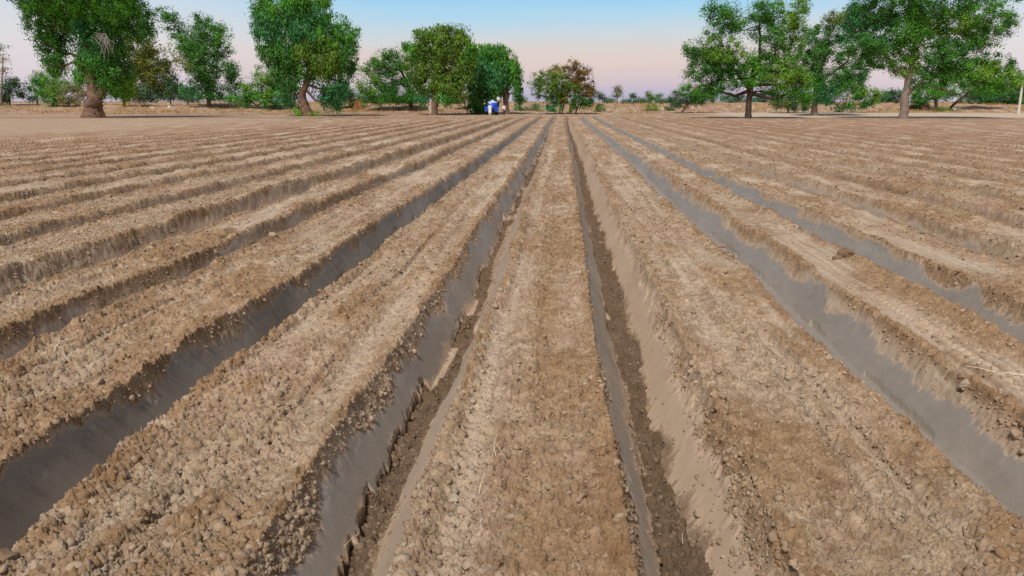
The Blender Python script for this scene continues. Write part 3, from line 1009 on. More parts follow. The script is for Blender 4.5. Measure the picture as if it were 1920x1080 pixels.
tree('spreading_bush', (500, 203), [[(500, 205, 5), (498, 196, 5), (494, 182, 5), (490, 165, 4)]],
     [(490, 165, 36, 26, 1, 'lime'), (465, 184, 32, 14, 1, 'green'), (520, 176, 34, 20, 1, 'green'), (498, 140, 18, 14, .6, 'lime'), (535, 188, 22, 10, .9, 'teal')],
     'bright green bush spreading to the ground left of the round leaning tree', 'bush', bark='dark', seed=15)
tree('khejri_tree', (577, 218), [[(578, 219, 17), (573, 203, 15), (566, 184, 14), (572, 165, 12), (580, 140, 10), (580, 95, 8)]],
     [(530, 10, 52, 30, .9, 'green'), (505, 48, 30, 32, .9, 'teal'), (560, 52, 48, 36, 1.0, 'teal'), (612, 66, 42, 36, 1.0, 'green'), (648, 92, 22, 34, .9, 'deep'), (506, 92, 24, 28, .9, 'deep'),
      (545, 100, 36, 28, 1, 'deep'), (598, 105, 42, 32, 1.1, 'khejri'), (528, 130, 20, 22, .9, 'deep'), (545, 152, 16, 18, .7, 'deep'), (575, 132, 24, 12, .4, 'deep'), (636, 128, 24, 20, .8, 'deep'), (585, -2, 36, 18, .7, 'green'),
      (618, 170, 30, 22, .95, 'teal'), (622, 192, 20, 9, .7, 'teal'), (538, 178, 18, 12, .6, 'teal'), (560, 208, 8, 6, .6, 'lime'), (588, 213, 9, 4, .5, 'lime')],
     'large round green tree with leaning reddish trunk, left of the centre', bark='brown', seed=16, droop=.75, airy=.16)
tree('bush', (655, 203), [[(655, 205, 3), (655, 196, 3), (655, 185, 3)]], [(655, 180, 22, 18, .9, 'green'), (640, 170, 18, 20, .9, 'teal'), (668, 188, 14, 12, .8, 'olive')],
     'mid green bush behind the right edge of the round leaning tree', 'bush', bark='rust', seed=17)
tree('dark_tree', (772, 207), [[(772, 209, 7), (771, 195, 6), (770, 182, 6), (766, 160, 5), (750, 130, 4)]],
     [(728, 118, 30, 22, .75, 'deep'), (712, 118, 16, 16, .5, 'lime'), (750, 112, 22, 20, .5, 'deep'), (740, 145, 36, 24, 1, 'deep'), (694, 150, 22, 24, .8, 'lime'), (710, 172, 30, 20, .9, 'green'), (752, 172, 36, 22, 1.1, 'deep'),
      (785, 180, 26, 14, 1, 'deep'), (730, 185, 26, 9, 1, 'green'), (690, 178, 14, 14, .7, 'green')],
     'dark broad tree with thin black trunk left of the heart shaped tree', bark='dark', seed=18, airy=.14)
def whitewash(root, b, m, rng):
    mb = MB()
    pts = [onplane(x, y, b) - b - Vector(HD) * .28 for x, y in ((808, 217), (808, 209), (807, 200), (806, 193))]
    mb.tube(pts, [4.6 * m, 4.3 * m, 4.0 * m, 2.2 * m], 10, jit=.08, seed=2)
    mb.build('whitewash', BARK['pale'], root, smooth=True)
tree('khejri_tree', (812, 216), [[(813, 217, 19), (814, 205, 15), (816, 192, 14), (818, 170, 12), (820, 130, 9), (822, 90, 7)]],
     [(802, 66, 26, 13, .8, 'khejri'), (846, 60, 32, 13, .8, 'khejri'), (780, 96, 24, 18, .95, 'green'), (822, 90, 38, 24, 1, 'khejri'), (868, 92, 22, 24, .95, 'khejri'), (784, 126, 24, 20, 1, 'khejri'),
      (830, 128, 36, 24, 1.05, 'khejri'), (870, 126, 19, 22, .95, 'khejri'), (804, 156, 26, 18, 1, 'khejri'), (842, 160, 28, 18, 1, 'khejri'), (793, 184, 12, 8, .8, 'teal'), (836, 184, 20, 8, .8, 'green'), (880, 104, 12, 22, .7, 'green'), (862, 150, 14, 14, .8, 'khejri')],
     'heart shaped yellow green tree with whitewashed trunk foot, left of the tractor', bark='brown', seed=19, droop=.6, airy=.15, extra=(whitewash,), clr=9)
tree('thin_tree', (868, 205), [[(873, 206, 2.6), (872, 195, 2.4), (868, 182, 2)]], [(862, 170, 16, 18, .8, 'olive'), (868, 188, 12, 12, .8, 'green'), (885, 186, 12, 16, .9, 'deep')],
     'thin olive sapling in the gap between heart shaped tree and weeping tree', bark='dark', seed=20)
tree('khejri_tree', (948, 214), [[(951, 215, 12), (950, 204, 9.5), (948, 190, 10), (950, 178, 12), (942, 160, 9), (930, 125, 7)], [(952, 180, 7), (938, 170, 6), (925, 150, 5)]],
     [(905, 98, 26, 14, .8, 'green'), (930, 100, 24, 13, .7, 'green'), (915, 118, 34, 22, 1.0, 'teal'), (948, 118, 20, 20, 1.0, 'green'), (896, 140, 18, 26, 1.0, 'deep'), (928, 145, 32, 22, 1.05, 'teal'), (962, 142, 13, 26, .95, 'green'), (971, 172, 9, 20, .8, 'deep'),
      (902, 168, 18, 20, 1.05, 'deep'), (925, 172, 18, 16, .9, 'deep'), (887, 190, 9, 14, .9, 'deep'), (908, 196, 16, 12, 1, 'deep'), (898, 205, 14, 8, .8, 'deep')],
     'dark weeping tree shading the blue tractor, brown trunk at its right', bark='brown', seed=21, droop=.9, airy=.13, clr=9)
# --- centre
tree('golden_tree', (1050, 214), [[(1049, 214, 3.4), (1050, 203, 3.2), (1054, 192, 3), (1046, 170, 2.6), (1040, 150, 2)], [(1053, 214, 3.2), (1056, 200, 3), (1060, 186, 2.8), (1052, 165, 2.2)]],
     [(1022, 145, 24, 12, .9, 'khejri'), (1048, 135, 18, 12, .9, 'gold'), (1030, 165, 26, 16, 1, 'khejri'), (1052, 156, 20, 18, 1, 'khejri'), (1040, 184, 20, 12, 1, 'green'), (1058, 175, 14, 14, .9, 'gold'), (1002, 162, 12, 10, .5, 'deep'), (1034, 198, 16, 10, .9, 'teal'), (1008, 176, 8, 8, .4, 'deep')],
     'golden green tree with two thin trunks at the end of the rows', bark='brown', seed=22, lsize=2.6, clr=7)
tree('copper_tree', (1068, 214), [[(1067, 213, 3.4), (1069, 203, 3), (1074, 193, 3), (1080, 170, 2.4)], [(1078, 213, 2.8), (1084, 200, 2.6), (1086, 184, 2)], [(1086, 207, 2), (1090, 196, 2)]],
     [(1076, 122, 12, 9, .8, 'brown'), (1072, 136, 14, 12, .7, 'brown'), (1096, 138, 14, 12, .8, 'brown'), (1086, 155, 24, 13, 1, 'brown'), (1074, 168, 14, 12, .9, 'khejri'), (1096, 172, 18, 12, 1, 'brown'), (1108, 168, 10, 8, .6, 'brown'), (1080, 188, 18, 10, 1.1, 'deep'), (1100, 192, 14, 11, 1.1, 'deep'), (1074, 200, 7, 8, .9, 'deep')],
     'copper brown tree standing right beside the golden tree', bark='brown', seed=23, lsize=2.6, clr=6, airy=.14)
def bush(px, py, blobs, label, seed, dist=None, name='bush', bark='brown', cat='bush', ls=2.2, group=None):
    x, y = px, py
    top = min(b_[1] for b_ in blobs)
    return tree(name, (px, py), [[(x, y + 1, 2.2), (x, (y * 2 + top) / 3, 1.8), (x, (y + 2 * top) / 3, 1.4)]], blobs, label, cat, dist, bark, seed, lsize=ls, clr=6, airy=.16, sub=3, group=group)
bush(1157, 195, [(1153, 166, 6, 5, .55, 'brown'), (1161, 166, 5, 5, .55, 'olive'), (1157, 175, 9, 6, .5, 'olive'), (1154, 181, 7, 3, .5, 'far')], 'lone small thin crowned tree standing up against the pink sky', 31, 152, 'thin_tree', cat='tree')
bush(1188, 195, [(1188, 186, 8, 8, .9, 'far'), (1187, 180, 5, 4, .8, 'deep'), (1197, 190, 7, 4, .7, 'far')], 'round dark bush on the bank right of the lone thin tree', 32, 155)
bush(1221, 195, [(1218, 178, 6, 7, .6, 'olive'), (1226, 186, 9, 8, .8, 'green'), (1234, 184, 7, 7, .7, 'deep'), (1215, 188, 7, 5, .7, 'far')], 'pair topped small tree on the bank with yellowish left half', 33, 153, 'small_tree', cat='tree')
bush(1130, 197, [(1118, 178, 12, 5, .9, 'far'), (1128, 182, 10, 4, .8, 'far'), (1140, 187, 9, 3, .7, 'far')], 'flat topped acacia peeping out right of the copper tree', 34, 165, 'acacia_tree', cat='tree')
bush(1147, 196, [(1147, 189, 10, 2.6, .7, 'far')], 'low flat acacia on the skyline left of the lone thin tree', 35, 220, 'acacia_tree', cat='tree')
bush(1205, 195, [(1204, 186, 9, 3, .7, 'far')], 'low flat acacia on the skyline between two bank bushes', 36, 220, 'acacia_tree', cat='tree')
bush(1250, 195, [(1250, 190, 12, 4, .8, 'far')], 'low bluish bush on the skyline at the leaning tree', 37, 200)
bush(1002, 207, [(1000, 203, 9, 5, .8, 'far'), (1006, 200, 6, 4, .7, 'teal')], 'grey green bush on the bank left of the golden tree', 38)
bush(1010, 209, [(1011, 208, 6, 3, .8, 'olive')], 'low olive tuft in front of the grey green bank bush', 39)
bush(1036, 209, [(1034, 203, 10, 6, .9, 'teal')], 'dark bush tucked behind the golden tree trunks', 40)
bush(1125, 210, [(1126, 203, 8, 7, 1, 'deep'), (1120, 206, 6, 4, .8, 'olive')], 'round dark bush at the foot of the bank right of the copper tree', 41)
bush(1228, 208, [(1225, 203, 12, 6, .7, 'lime'), (1212, 206, 8, 4, .5, 'olive')], 'pale green bush low on the orange bank', 42)
bush(1262, 208, [(1258, 203, 9, 6, .8, 'far')], 'dull bush left of the small leaning tree', 43)
bush(978, 207, [(972, 203, 9, 5, .7, 'teal'), (983, 204, 8, 4, .6, 'far')], 'grey green bush right of the tractor tree trunk', 44)
bush(985, 197, [(982, 188, 7, 6, .9, 'deep'), (968, 186, 6, 4, .6, 'far')], 'small dark bush on the skyline right of the weeping tree', 45, 160)
# --- right side
tree('leaning_tree', (1276, 212), [[(1277, 213, 4), (1282, 205, 3.6), (1289, 198, 3.4), (1296, 190, 3)]],
     [(1278, 186, 24, 12, 1, 'far'), (1295, 170, 22, 12, 1, 'green'), (1312, 182, 24, 14, 1, 'deep'), (1265, 192, 12, 8, .9, 'far'), (1325, 178, 18, 14, 1, 'deep'), (1300, 165, 10, 6, .7, 'gold')],
     'small dark tree leaning right, at the left foot of the big forked right trees', bark='brown', seed=51, lsize=2.6, clr=8)
tree('thin_tree', (1305, 212), [[(1304, 213, 2.2), (1305, 203, 2), (1308, 192, 2)]], [(1318, 184, 14, 9, .8, 'green'), (1306, 186, 9, 7, .7, 'deep')], 'thin pale stemmed sapling right beside the small leaning tree', bark='pale', seed=52, lsize=2.4, clr=7)
tree('neem_tree', (1402, 222), [[(1402, 223, 13.5), (1403, 205, 11), (1404, 185, 11), (1407, 165, 12), (1412, 140, 9), (1420, 110, 7)], [(1406, 168, 8), (1392, 150, 6), (1375, 130, 5)], [(1410, 150, 7), (1424, 130, 5), (1425, 70, 4), (1424, 40, 3)]],
     [(1348, 22, 32, 20, .55, 'deep'), (1362, 40, 28, 22, .6, 'green'), (1338, 58, 20, 14, .4, 'deep'), (1385, 52, 18, 18, .5, 'green'), (1425, 25, 26, 18, .8, 'deep'), (1444, 28, 24, 24, .8, 'green'), (1484, 22, 24, 24, .9, 'lime'), (1488, 62, 26, 30, 1, 'lime'),
      (1440, 66, 28, 20, .8, 'deep'), (1310, 92, 26, 18, .6, 'deep'), (1352, 96, 36, 24, 1, 'lime'), (1330, 120, 34, 26, 1, 'deep'), (1378, 120, 34, 26, 1, 'deep'), (1418, 118, 26, 22, .7, 'green'), (1465, 105, 34, 26, 1, 'green'), (1312, 136, 24, 14, .7, 'deep'),
      (1368, 148, 30, 18, .8, 'deep'), (1408, 148, 26, 14, .9, 'green'), (1460, 140, 34, 26, 1.1, 'lime'), (1495, 150, 24, 24, 1.1, 'lime'), (1432, 172, 14, 8, .6, 'deep'), (1335, 165, 20, 14, 1, 'deep'), (1472, 175, 30, 14, 1, 'green')],
     'tall airy tree with dark straight trunk, leftmost of the big right hand trees', bark='dark', seed=53, airy=.18, lsize=3.3, layers=3.7)
tree('bush', (1478, 212), [[(1478, 213, 4), (1478, 200, 3.6), (1478, 188, 3)]], [(1470, 186, 30, 12, 1, 'far'), (1500, 192, 22, 14, 1, 'teal'), (1455, 195, 18, 8, .8, 'olive')], 'low hedge like bush with grey stem behind the two big right trunks', 'bush', bark='grey', seed=54)
tree('neem_tree', (1528, 217), [[(1528, 218, 13), (1527, 205, 11), (1527, 185, 11), (1533, 150, 8), (1548, 100, 6)], [(1530, 165, 7), (1555, 140, 5), (1590, 115, 4)]],
     [(1540, 75, 30, 26, 1, 'deep'), (1572, 40, 26, 20, .8, 'olive'), (1525, 100, 26, 20, .9, 'deep'), (1565, 95, 30, 22, .6, 'deep'), (1520, 135, 26, 22, 1, 'deep'), (1560, 150, 34, 20, 1, 'deep'), (1595, 138, 30, 22, 1, 'deep'), (1540, 172, 26, 18, 1.1, 'teal'), (1510, 170, 22, 22, 1, 'green'), (1615, 120, 20, 18, .6, 'deep'), (1600, 60, 26, 26, .9, 'teal')],
     'dark tree with grey purple trunk in the middle of the right hand group', bark='grey', seed=55, airy=.15, layers=3.8)
tree('pale_stemmed_tree', (1586, 211), [[(1585, 212, 6), (1587, 200, 5), (1590, 190, 6), (1590, 175, 4)]],
     [(1590, 172, 30, 15, 1.05, 'green'), (1622, 178, 26, 15, 1.05, 'lime'), (1565, 182, 22, 12, 1, 'teal'), (1610, 195, 28, 9, 1.1, 'deep'), (1575, 200, 10, 8, 1, 'deep'), (1595, 155, 22, 12, .8, 'lime')],
     'low bright tree with pale slim trunk between the two biggest right trunks', bark='pale', seed=56)
tree('neem_tree', (1693, 222), [[(1693, 223, 18), (1695, 205, 15), (1698, 180, 14), (1702, 155, 12), (1708, 125, 9), (1715, 80, 7)], [(1700, 176, 8), (1714, 165, 6), (1735, 145, 5), (1760, 125, 4)], [(1704, 150, 7), (1680, 125, 5), (1660, 100, 4)]],
     [(1640, 20, 44, 24, 1, 'deep'), (1605, 45, 30, 26, .8, 'teal'), (1650, 62, 40, 30, 1.1, 'teal'), (1620, 88, 36, 22, 1.1, 'deep'), (1700, 18, 44, 24, .8, 'green'), (1690, 60, 36, 26, .8, 'green'), (1722, 36, 30, 20, 1, 'lime'), (1760, 18, 44, 22, .8, 'deep'),
      (1790, 45, 48, 24, 1, 'lime'), (1745, 66, 36, 20, .8, 'deep'), (1845, 32, 40, 26, .7, 'green'), (1880, 45, 32, 24, .5, 'deep'), (1840, 70, 34, 22, .9, 'green'), (1660, 110, 34, 16, 1, 'green'), (1705, 88, 30, 18, .9, 'green'), (1708, 122, 32, 20, 1, 'lime'), (1775, 92, 40, 14, .8, 'deep'),
      (1760, 118, 36, 18, 1, 'deep'), (1800, 105, 36, 22, .9, 'deep'), (1730, 145, 26, 16, .8, 'deep'), (1785, 140, 40, 20, 1.1, 'green'), (1830, 135, 44, 22, 1.1, 'lime'), (1872, 125, 30, 22, 1, 'deep'), (1885, 150, 28, 20, .9, 'lime'), (1845, 160, 34, 14, 1, 'green'), (1700, -30, 110, 30, .7, 'green'), (1830, -12, 60, 24, .7, 'deep')],
     'widest tree of all with thick grey trunk, at the right of the picture', bark='grey', seed=57, airy=.16, lsize=3.4, layers=3.8)
tree('leaning_tree', (1752, 206), [[(1755, 208, 6), (1755, 196, 6), (1754, 180, 6), (1750, 168, 5)]], [(1742, 172, 34, 14, 1, 'green'), (1722, 186, 24, 10, 1, 'deep'), (1772, 170, 26, 13, 1, 'green'), (1752, 158, 30, 12, .8, 'deep')],
     'low tree with straight brownish stem behind the grassy clump on the right', bark='grey', seed=58)
tree('leaning_tree', (1776, 208), [[(1777, 209, 5), (1786, 198, 5), (1796, 189, 5), (1808, 180, 5), (1818, 170, 4)]], [(1828, 160, 26, 14, 1, 'green'), (1850, 168, 28, 14, 1, 'teal')], 'tree with dark trunk sloping up right out of the grassy clump', bark='dark', seed=59)
bush(1766, 209, [(1762, 205, 16, 4.5, 1, 'olive'), (1778, 207, 12, 3, .9, 'olive')], 'olive grassy clump at the foot of the sloping dark trunk', 60, name='grass_clump', cat='grass clump')
for i, (x, y, rx, ry, k, lab) in enumerate([
        (1830, 182, 28, 14, 'deep', 'dark dense bush on the right bank nearest the sloping trunk'),
        (1868, 180, 28, 14, 'deep', 'dark dense bush in the middle of the right bank hedge'),
        (1902, 178, 24, 20, 'deep', 'dark dense bush on the bank just left of the white pole'),
        (1935, 165, 28, 26, 'deep', 'tall dark bush at the very right edge behind the white pole')]):
    bush(x, 195, [(x, y, rx, ry, 1.1, k), (x + 8, y - 6, rx * .6, ry * .7, 1, 'teal'), (x - 10, y + 4, rx * .7, ry * .6, 1, 'far')], lab, 61 + i, 144, group='dark bushes along the right bank', ls=2.8)
for i, (x, y, rx, ry, k, dist, lab) in enumerate([
        (1672, 180, 20, 12, 'far', 175, 'bluish tree beyond the bank left of the widest tree trunk'),
        (1650, 186, 14, 7, 'far', 200, 'small bluish bush beyond the bank right of the low bright tree'),
        (1375, 184, 22, 8, 'far', 185, 'bluish bush beyond the bank seen left of the dark straight trunk'),
        (1425, 186, 14, 8, 'far', 190, 'bluish bush beyond the bank seen right of the dark straight trunk'),
        (320, 172, 22, 14, 'far', 175, 'hazy bluish tree beyond the bank behind the olive tree'),
        (352, 178, 18, 12, 'far', 185, 'hazy bluish tree beyond the bank touching the dark green tree'),
        (448, 186, 16, 6, 'far', 210, 'low bluish bush beyond the bank left of the spreading bush'),
        (690, 186, 14, 9, 'far', 190, 'bluish bush beyond the bank left of the dark broad tree'),
        (745, 190, 24, 7, 'far', 170, 'low bluish bush beyond the bank under the dark broad tree'),
        (850, 188, 18, 10, 'far', 170, 'bluish bush beyond the bank right of the whitewashed trunk')]):
    bush(x, 196, [(x, y, rx, ry, .9, k), (x + rx * .5, y + 3, rx * .6, ry * .7, .8, k), (x - rx * .5, y + 2, rx * .6, ry * .7, .8, 'teal')], lab, 81 + i, dist, name='distant_tree', cat='tree', group='bluish trees beyond the bank')
for i, (x, w) in enumerate([(1102, 6), (1138, 5), (1170, 6), (1178, 4), (1204, 5), (1240, 6), (1248, 4), (1262, 7), (1272, 5)]):
    bush(x, 196, [(x, 191, w, 3.4, .9, 'far'), (x + 2, 189.5, w * .5, 2.6, .8, 'deep')], 'tiny dark bush dotted along the skyline between copper tree and leaning tree', 201 + i, 150 + 6 * (i % 4), name='skyline_bush', group='tiny bushes on the skyline')
# far left
tree('dark_tree', (14, 197), [[(18, 199, 3), (18, 188, 3), (16, 172, 3)]], [(10, 160, 26, 12, .9, 'far'), (12, 175, 28, 10, 1, 'far'), (22, 148, 14, 5, .7, 'far'), (5, 185, 16, 8, .8, 'deep')], 'dark bluish tree at the left picture edge', bark='dark', seed=91)
tree('bare_tree', (2, 190), [[(2, 197, 4), (3, 165, 3), (4, 140, 2.4), (6, 115, 1.6)]], [(2, 88, 16, 4, .25, 'far'), (8, 132, 16, 6, .15, 'grey'), (0, 110, 12, 8, .12, 'grey')], 'nearly bare tree at the left edge rising above the dark bluish tree', dist=150, bark='grey', seed=92, airy=.3)
tree('bush', (70, 197), [[(70, 199, 4), (70, 188, 3), (70, 175, 3)]], [(62, 158, 18, 14, .8, 'teal'), (80, 156, 24, 18, .9, 'lime'), (105, 160, 24, 18, .9, 'green'), (70, 180, 26, 12, .9, 'teal')], 'rounded light green bush left of the big flared trunk', 'bush', seed=93)
tree('thorn_bush', (128, 200), [[(130, 202, 3), (130, 192, 3), (128, 180, 2)]], [(120, 172, 24, 16, .6, 'olive'), (142, 180, 24, 18, .5, 'grey'), (112, 188, 22, 9, .6, 'olive'), (96, 178, 20, 14, .8, 'green'), (145, 165, 16, 14, .4, 'olive')], 'greyish thorn bush right behind the big flared trunk', 'bush', bark='dead', seed=94, airy=.2, sub=14)

# ------------------------------------------------------------------ dry grass on the bank
def grass():
    rng = np.random.default_rng(77)
    n = 18000
    X = rng.uniform(-115, 105, n)
    Y = rng.uniform(113, 150, n)
    k = (vn(X * .12, Y * .25, 301) + .6 * vn(X * .5, Y * .5, 302) > rng.uniform(-.6, .9, n)) & ~((Y < 127) & (X > 15) & (rng.random(n) < .96)) & ~((Y < 122) & (rng.random(n) < .7))
    X, Y = X[k], Y[k]
    n = len(X)
    Z = ground(X.astype(np.float32), Y.astype(np.float32), np.full(n, .3, np.float32))[0]
    hgt = rng.uniform(.10, .42, n) * (.6 + .8 * (vn(X * .2, Y * .2, 303) + .5))
    hgt = np.clip(hgt, .06, .5)
    V = []
    for b in range(3):
        a = rng.uniform(0, 6.28, n)
        w = rng.uniform(.02, .06, n)
        lx, ly = rng.normal(0, .12, n), rng.normal(0, .12, n)
        ox, oy = rng.normal(0, .10, n), rng.normal(0, .1, n)
        q = np.stack([np.stack([X + ox - np.cos(a) * w, Y + oy - np.sin(a) * w, Z - .02], 1), np.stack([X + ox + np.cos(a) * w, Y + oy + np.sin(a) * w, Z - .02], 1),
                      np.stack([X + ox + lx + np.cos(a) * w * .3, Y + oy + ly, Z + hgt], 1), np.stack([X + ox + lx - np.cos(a) * w * .3, Y + oy + ly, Z + hgt * .97], 1)], 1)
        V.append(q.reshape(-1, 3))
    V = np.concatenate(V)
    Fc = np.arange(len(V), dtype=np.int32).reshape(-1, 4)
    fm = np.repeat(rng.random(n) < .22, 1)
    o = mesh_np('dry_grass', V, Fc, [LEAF['dry'], LEAF['olive']], fmat=np.tile(fm, 3).astype(np.int32))
    tag(o, 'straw coloured dry grass tufts on the sandy bank behind the field', 'dry grass', kind='stuff')
grass()
# ------------------------------------------------------------------ paint and cloth
def paint(name, col, rough=.4, spec=.5, var=.15):
    m, N, L, out = newmat(name)
    tcn = N.new('ShaderNodeTexCoord')
    n = nz(N, L, 5, 4, tcn.outputs['Object'])
    b = N.new('ShaderNodeBsdfPrincipled')
    L.new(mixc(N, L, n, tuple(c * (1 - var) for c in col), tuple(min(1, c * (1 + var)) for c in col)), b.inputs['Base Color'])
    b.inputs['Roughness'].default_value = rough
    b.inputs['Specular IOR Level'].default_value = spec
    L.new(b.outputs[0], out.inputs[0])
    return m

BLUE = paint('blue_paint', (.006, .065, .50), .35)
BLUE2 = paint('blue_tank_plastic', (.006, .085, .62), .35)
PALEBLUE = paint('pale_lid_plastic', (.42, .55, .85), .5)
BLACK = paint('black_rubber', (.02, .02, .022), .8, .2)
STEEL = paint('dark_steel', (.06, .06, .065), .5)
AMBER = paint('amber_plastic', (.75, .55, .12), .4)
CLOTHW = paint('white_cotton', (.78, .77, .76), .9, .1, .05)
CLOTHD = paint('dark_cotton', (.045, .035, .04), .9, .1)
SKIN = paint('skin', (.26, .135, .08), .6, .3)
HAIR = paint('black_hair', (.012, .010, .010), .6, .3)
SHOE = paint('sandal_leather', (.06, .035, .02), .6, .3)
STONE = rough_mat('concrete', (.52, .50, .45), (.66, .64, .58), 8, bump=.01)

# ------------------------------------------------------------------ tractor
def lathe_x(mb, x, y, z, prof, n=28):
    """prof: (offset along x, radius) turned about an axle along x"""
    vs, fs = [], []
    for (dx, r) in prof:
        for k in range(n):
            q = 2 * math.pi * k / n
            vs.append((x + dx, y + r * math.cos(q), z + r * math.sin(q)))
    for i in range(len(prof) - 1):
        for k in range(n):
            k2 = (k + 1) % n
            fs.append((i * n + k, (i + 1) * n + k, (i + 1) * n + k2, i * n + k2))
    return mb.add(vs, fs)

def wheel(root, x, y, r, w):
    t = MB()
    lathe_x(t, x, y, r, [(-w / 2, r * .55), (-w / 2, r * .86), (-w * .36, r * .97), (0, r), (w * .36, r * .97), (w / 2, r * .86), (w / 2, r * .55)])
    for k in range(18):                      # tread lugs
        q = 2 * math.pi * k / 18
        for sd in (-1, 1):
            p0 = Vector((x, y + r * 1.0 * math.cos(q), r + r * 1.0 * math.sin(q)))
            p1 = Vector((x + sd * w * .46, y + r * .97 * math.cos(q + .16), r + r * .97 * math.sin(q + .16)))
            t.tube([p0, p1], [.028, .028], 4)
    ty = t.build('wheel', BLACK, root, smooth=False)
    m = MB()
    lathe_x(m, x, y, r, [(-w * .30, 0.001), (-w * .30, r * .20), (-w * .16, r * .34), (-w * .34, r * .55), (w * .34, r * .55), (w * .16, r * .34), (w * .30, r * .20), (w * .30, .001)])
    m.build('rim', BLUE, ty)

tb = spot(921, 215.5)
tr = empty('tractor', tb, 'blue tractor carrying a round blue tank with pale lid, parked under the weeping tree', 'tractor')
tr.rotation_euler = (0, 0, YAW)
for sx_ in (-1, 1):
    wheel(tr, sx_ * .72 + .06, 0, .54, .36)
    wheel(tr, sx_ * .55 + .06, 2.0, .34, .20)
    mb = MB()
    pts = [Vector((sx_ * .74 + .06, .62 * math.cos(R(a)), .54 + .66 * math.sin(R(a)))) for a in range(5, 186, 15)]
    vs, fs = [], []
    for p in pts:
        for dx in (-.24, .24):
            for k in (0, .03):
                d = Vector((0, p.y, p.z - .54)).normalized() * k
                vs.append((p.x + dx, p.y + d.y, p.z + d.z))
    for i in range(len(pts) - 1):
        a, b_ = i * 4, i * 4 + 4
        fs += [(a, a + 2, b_ + 2, b_), (a + 1, b_ + 1, b_ + 3, a + 3), (a, b_, b_ + 1, a + 1), (a + 2, a + 3, b_ + 3, b_ + 2)]
    mb.add(vs, fs)
    mb.box(sx_ * .74 + .06 - .24, sx_ * .74 + .06 + .24, -.64, -.60, .78, 1.12)
    mb.build('mudguard', BLUE, tr)
MB().box(-.55, .67, -.16, .16, .38, .70, .1, .04).box(-.16, .28, -.45, 2.2, .42, .78, .03, .02).box(-.5, .62, 1.92, 2.08, .30, .40).build('chassis', STEEL, tr, bevel=.02)
MB().box(-.24, .36, .75, 2.35, .76, 1.32, .05, .06).build('bonnet', BLUE, tr, bevel=.05)
MB().box(-.62, 1.0, -.62, .60, .66, .76).build('deck', BLUE, tr, bevel=.01)
mb = MB().rings([(.20, -.02, z, r, r) for z, r in ((.72, .66), (.78, .72), (1.0, .74), (1.02, .76), (1.06, .74), (1.3, .73), (1.32, .75), (1.36, .73), (1.60, .70), (1.66, .66))], 28)
tank = mb.build('tank', BLUE2, tr, smooth=True)
mb = MB().rings([(.20, -.02, z, r, r) for z, r in ((1.655, .68), (1.70, .72), (1.74, .70), (1.86, .50), (1.98, .20), (2.0, .16), (2.06, .15), (2.10, .09))], 28)
mb.build('lid', PALEBLUE, tank, smooth=True)
MB().box(.78, 1.28, .10, .62, 1.04, 1.10).tube([(1.0, .3, 1.05), (.9, .3, .7)], [.04, .04], 8).build('footboard', STEEL, tr, bevel=.01)
MB().tube([(-.86, -.1, 1.15), (-.90, -.1, 1.48)], [.02, .02], 6).build('lamp_post', STEEL, tr)
MB().rings([(-.90, -.1, z, r, r) for z, r in ((1.46, .04), (1.50, .09), (1.60, .10), (1.66, .05))], 12).build('lamp', AMBER, tr, smooth=True)
MB().tube([(.06, 1.9, 1.3), (.06, 1.9, 1.75)], [.035, .035], 8).build('exhaust', STEEL, tr)
MB().tube([(.1, .7, 1.2), (.1, .62, 1.34)], [.03, .03], 8).build('steering_column', STEEL, tr)

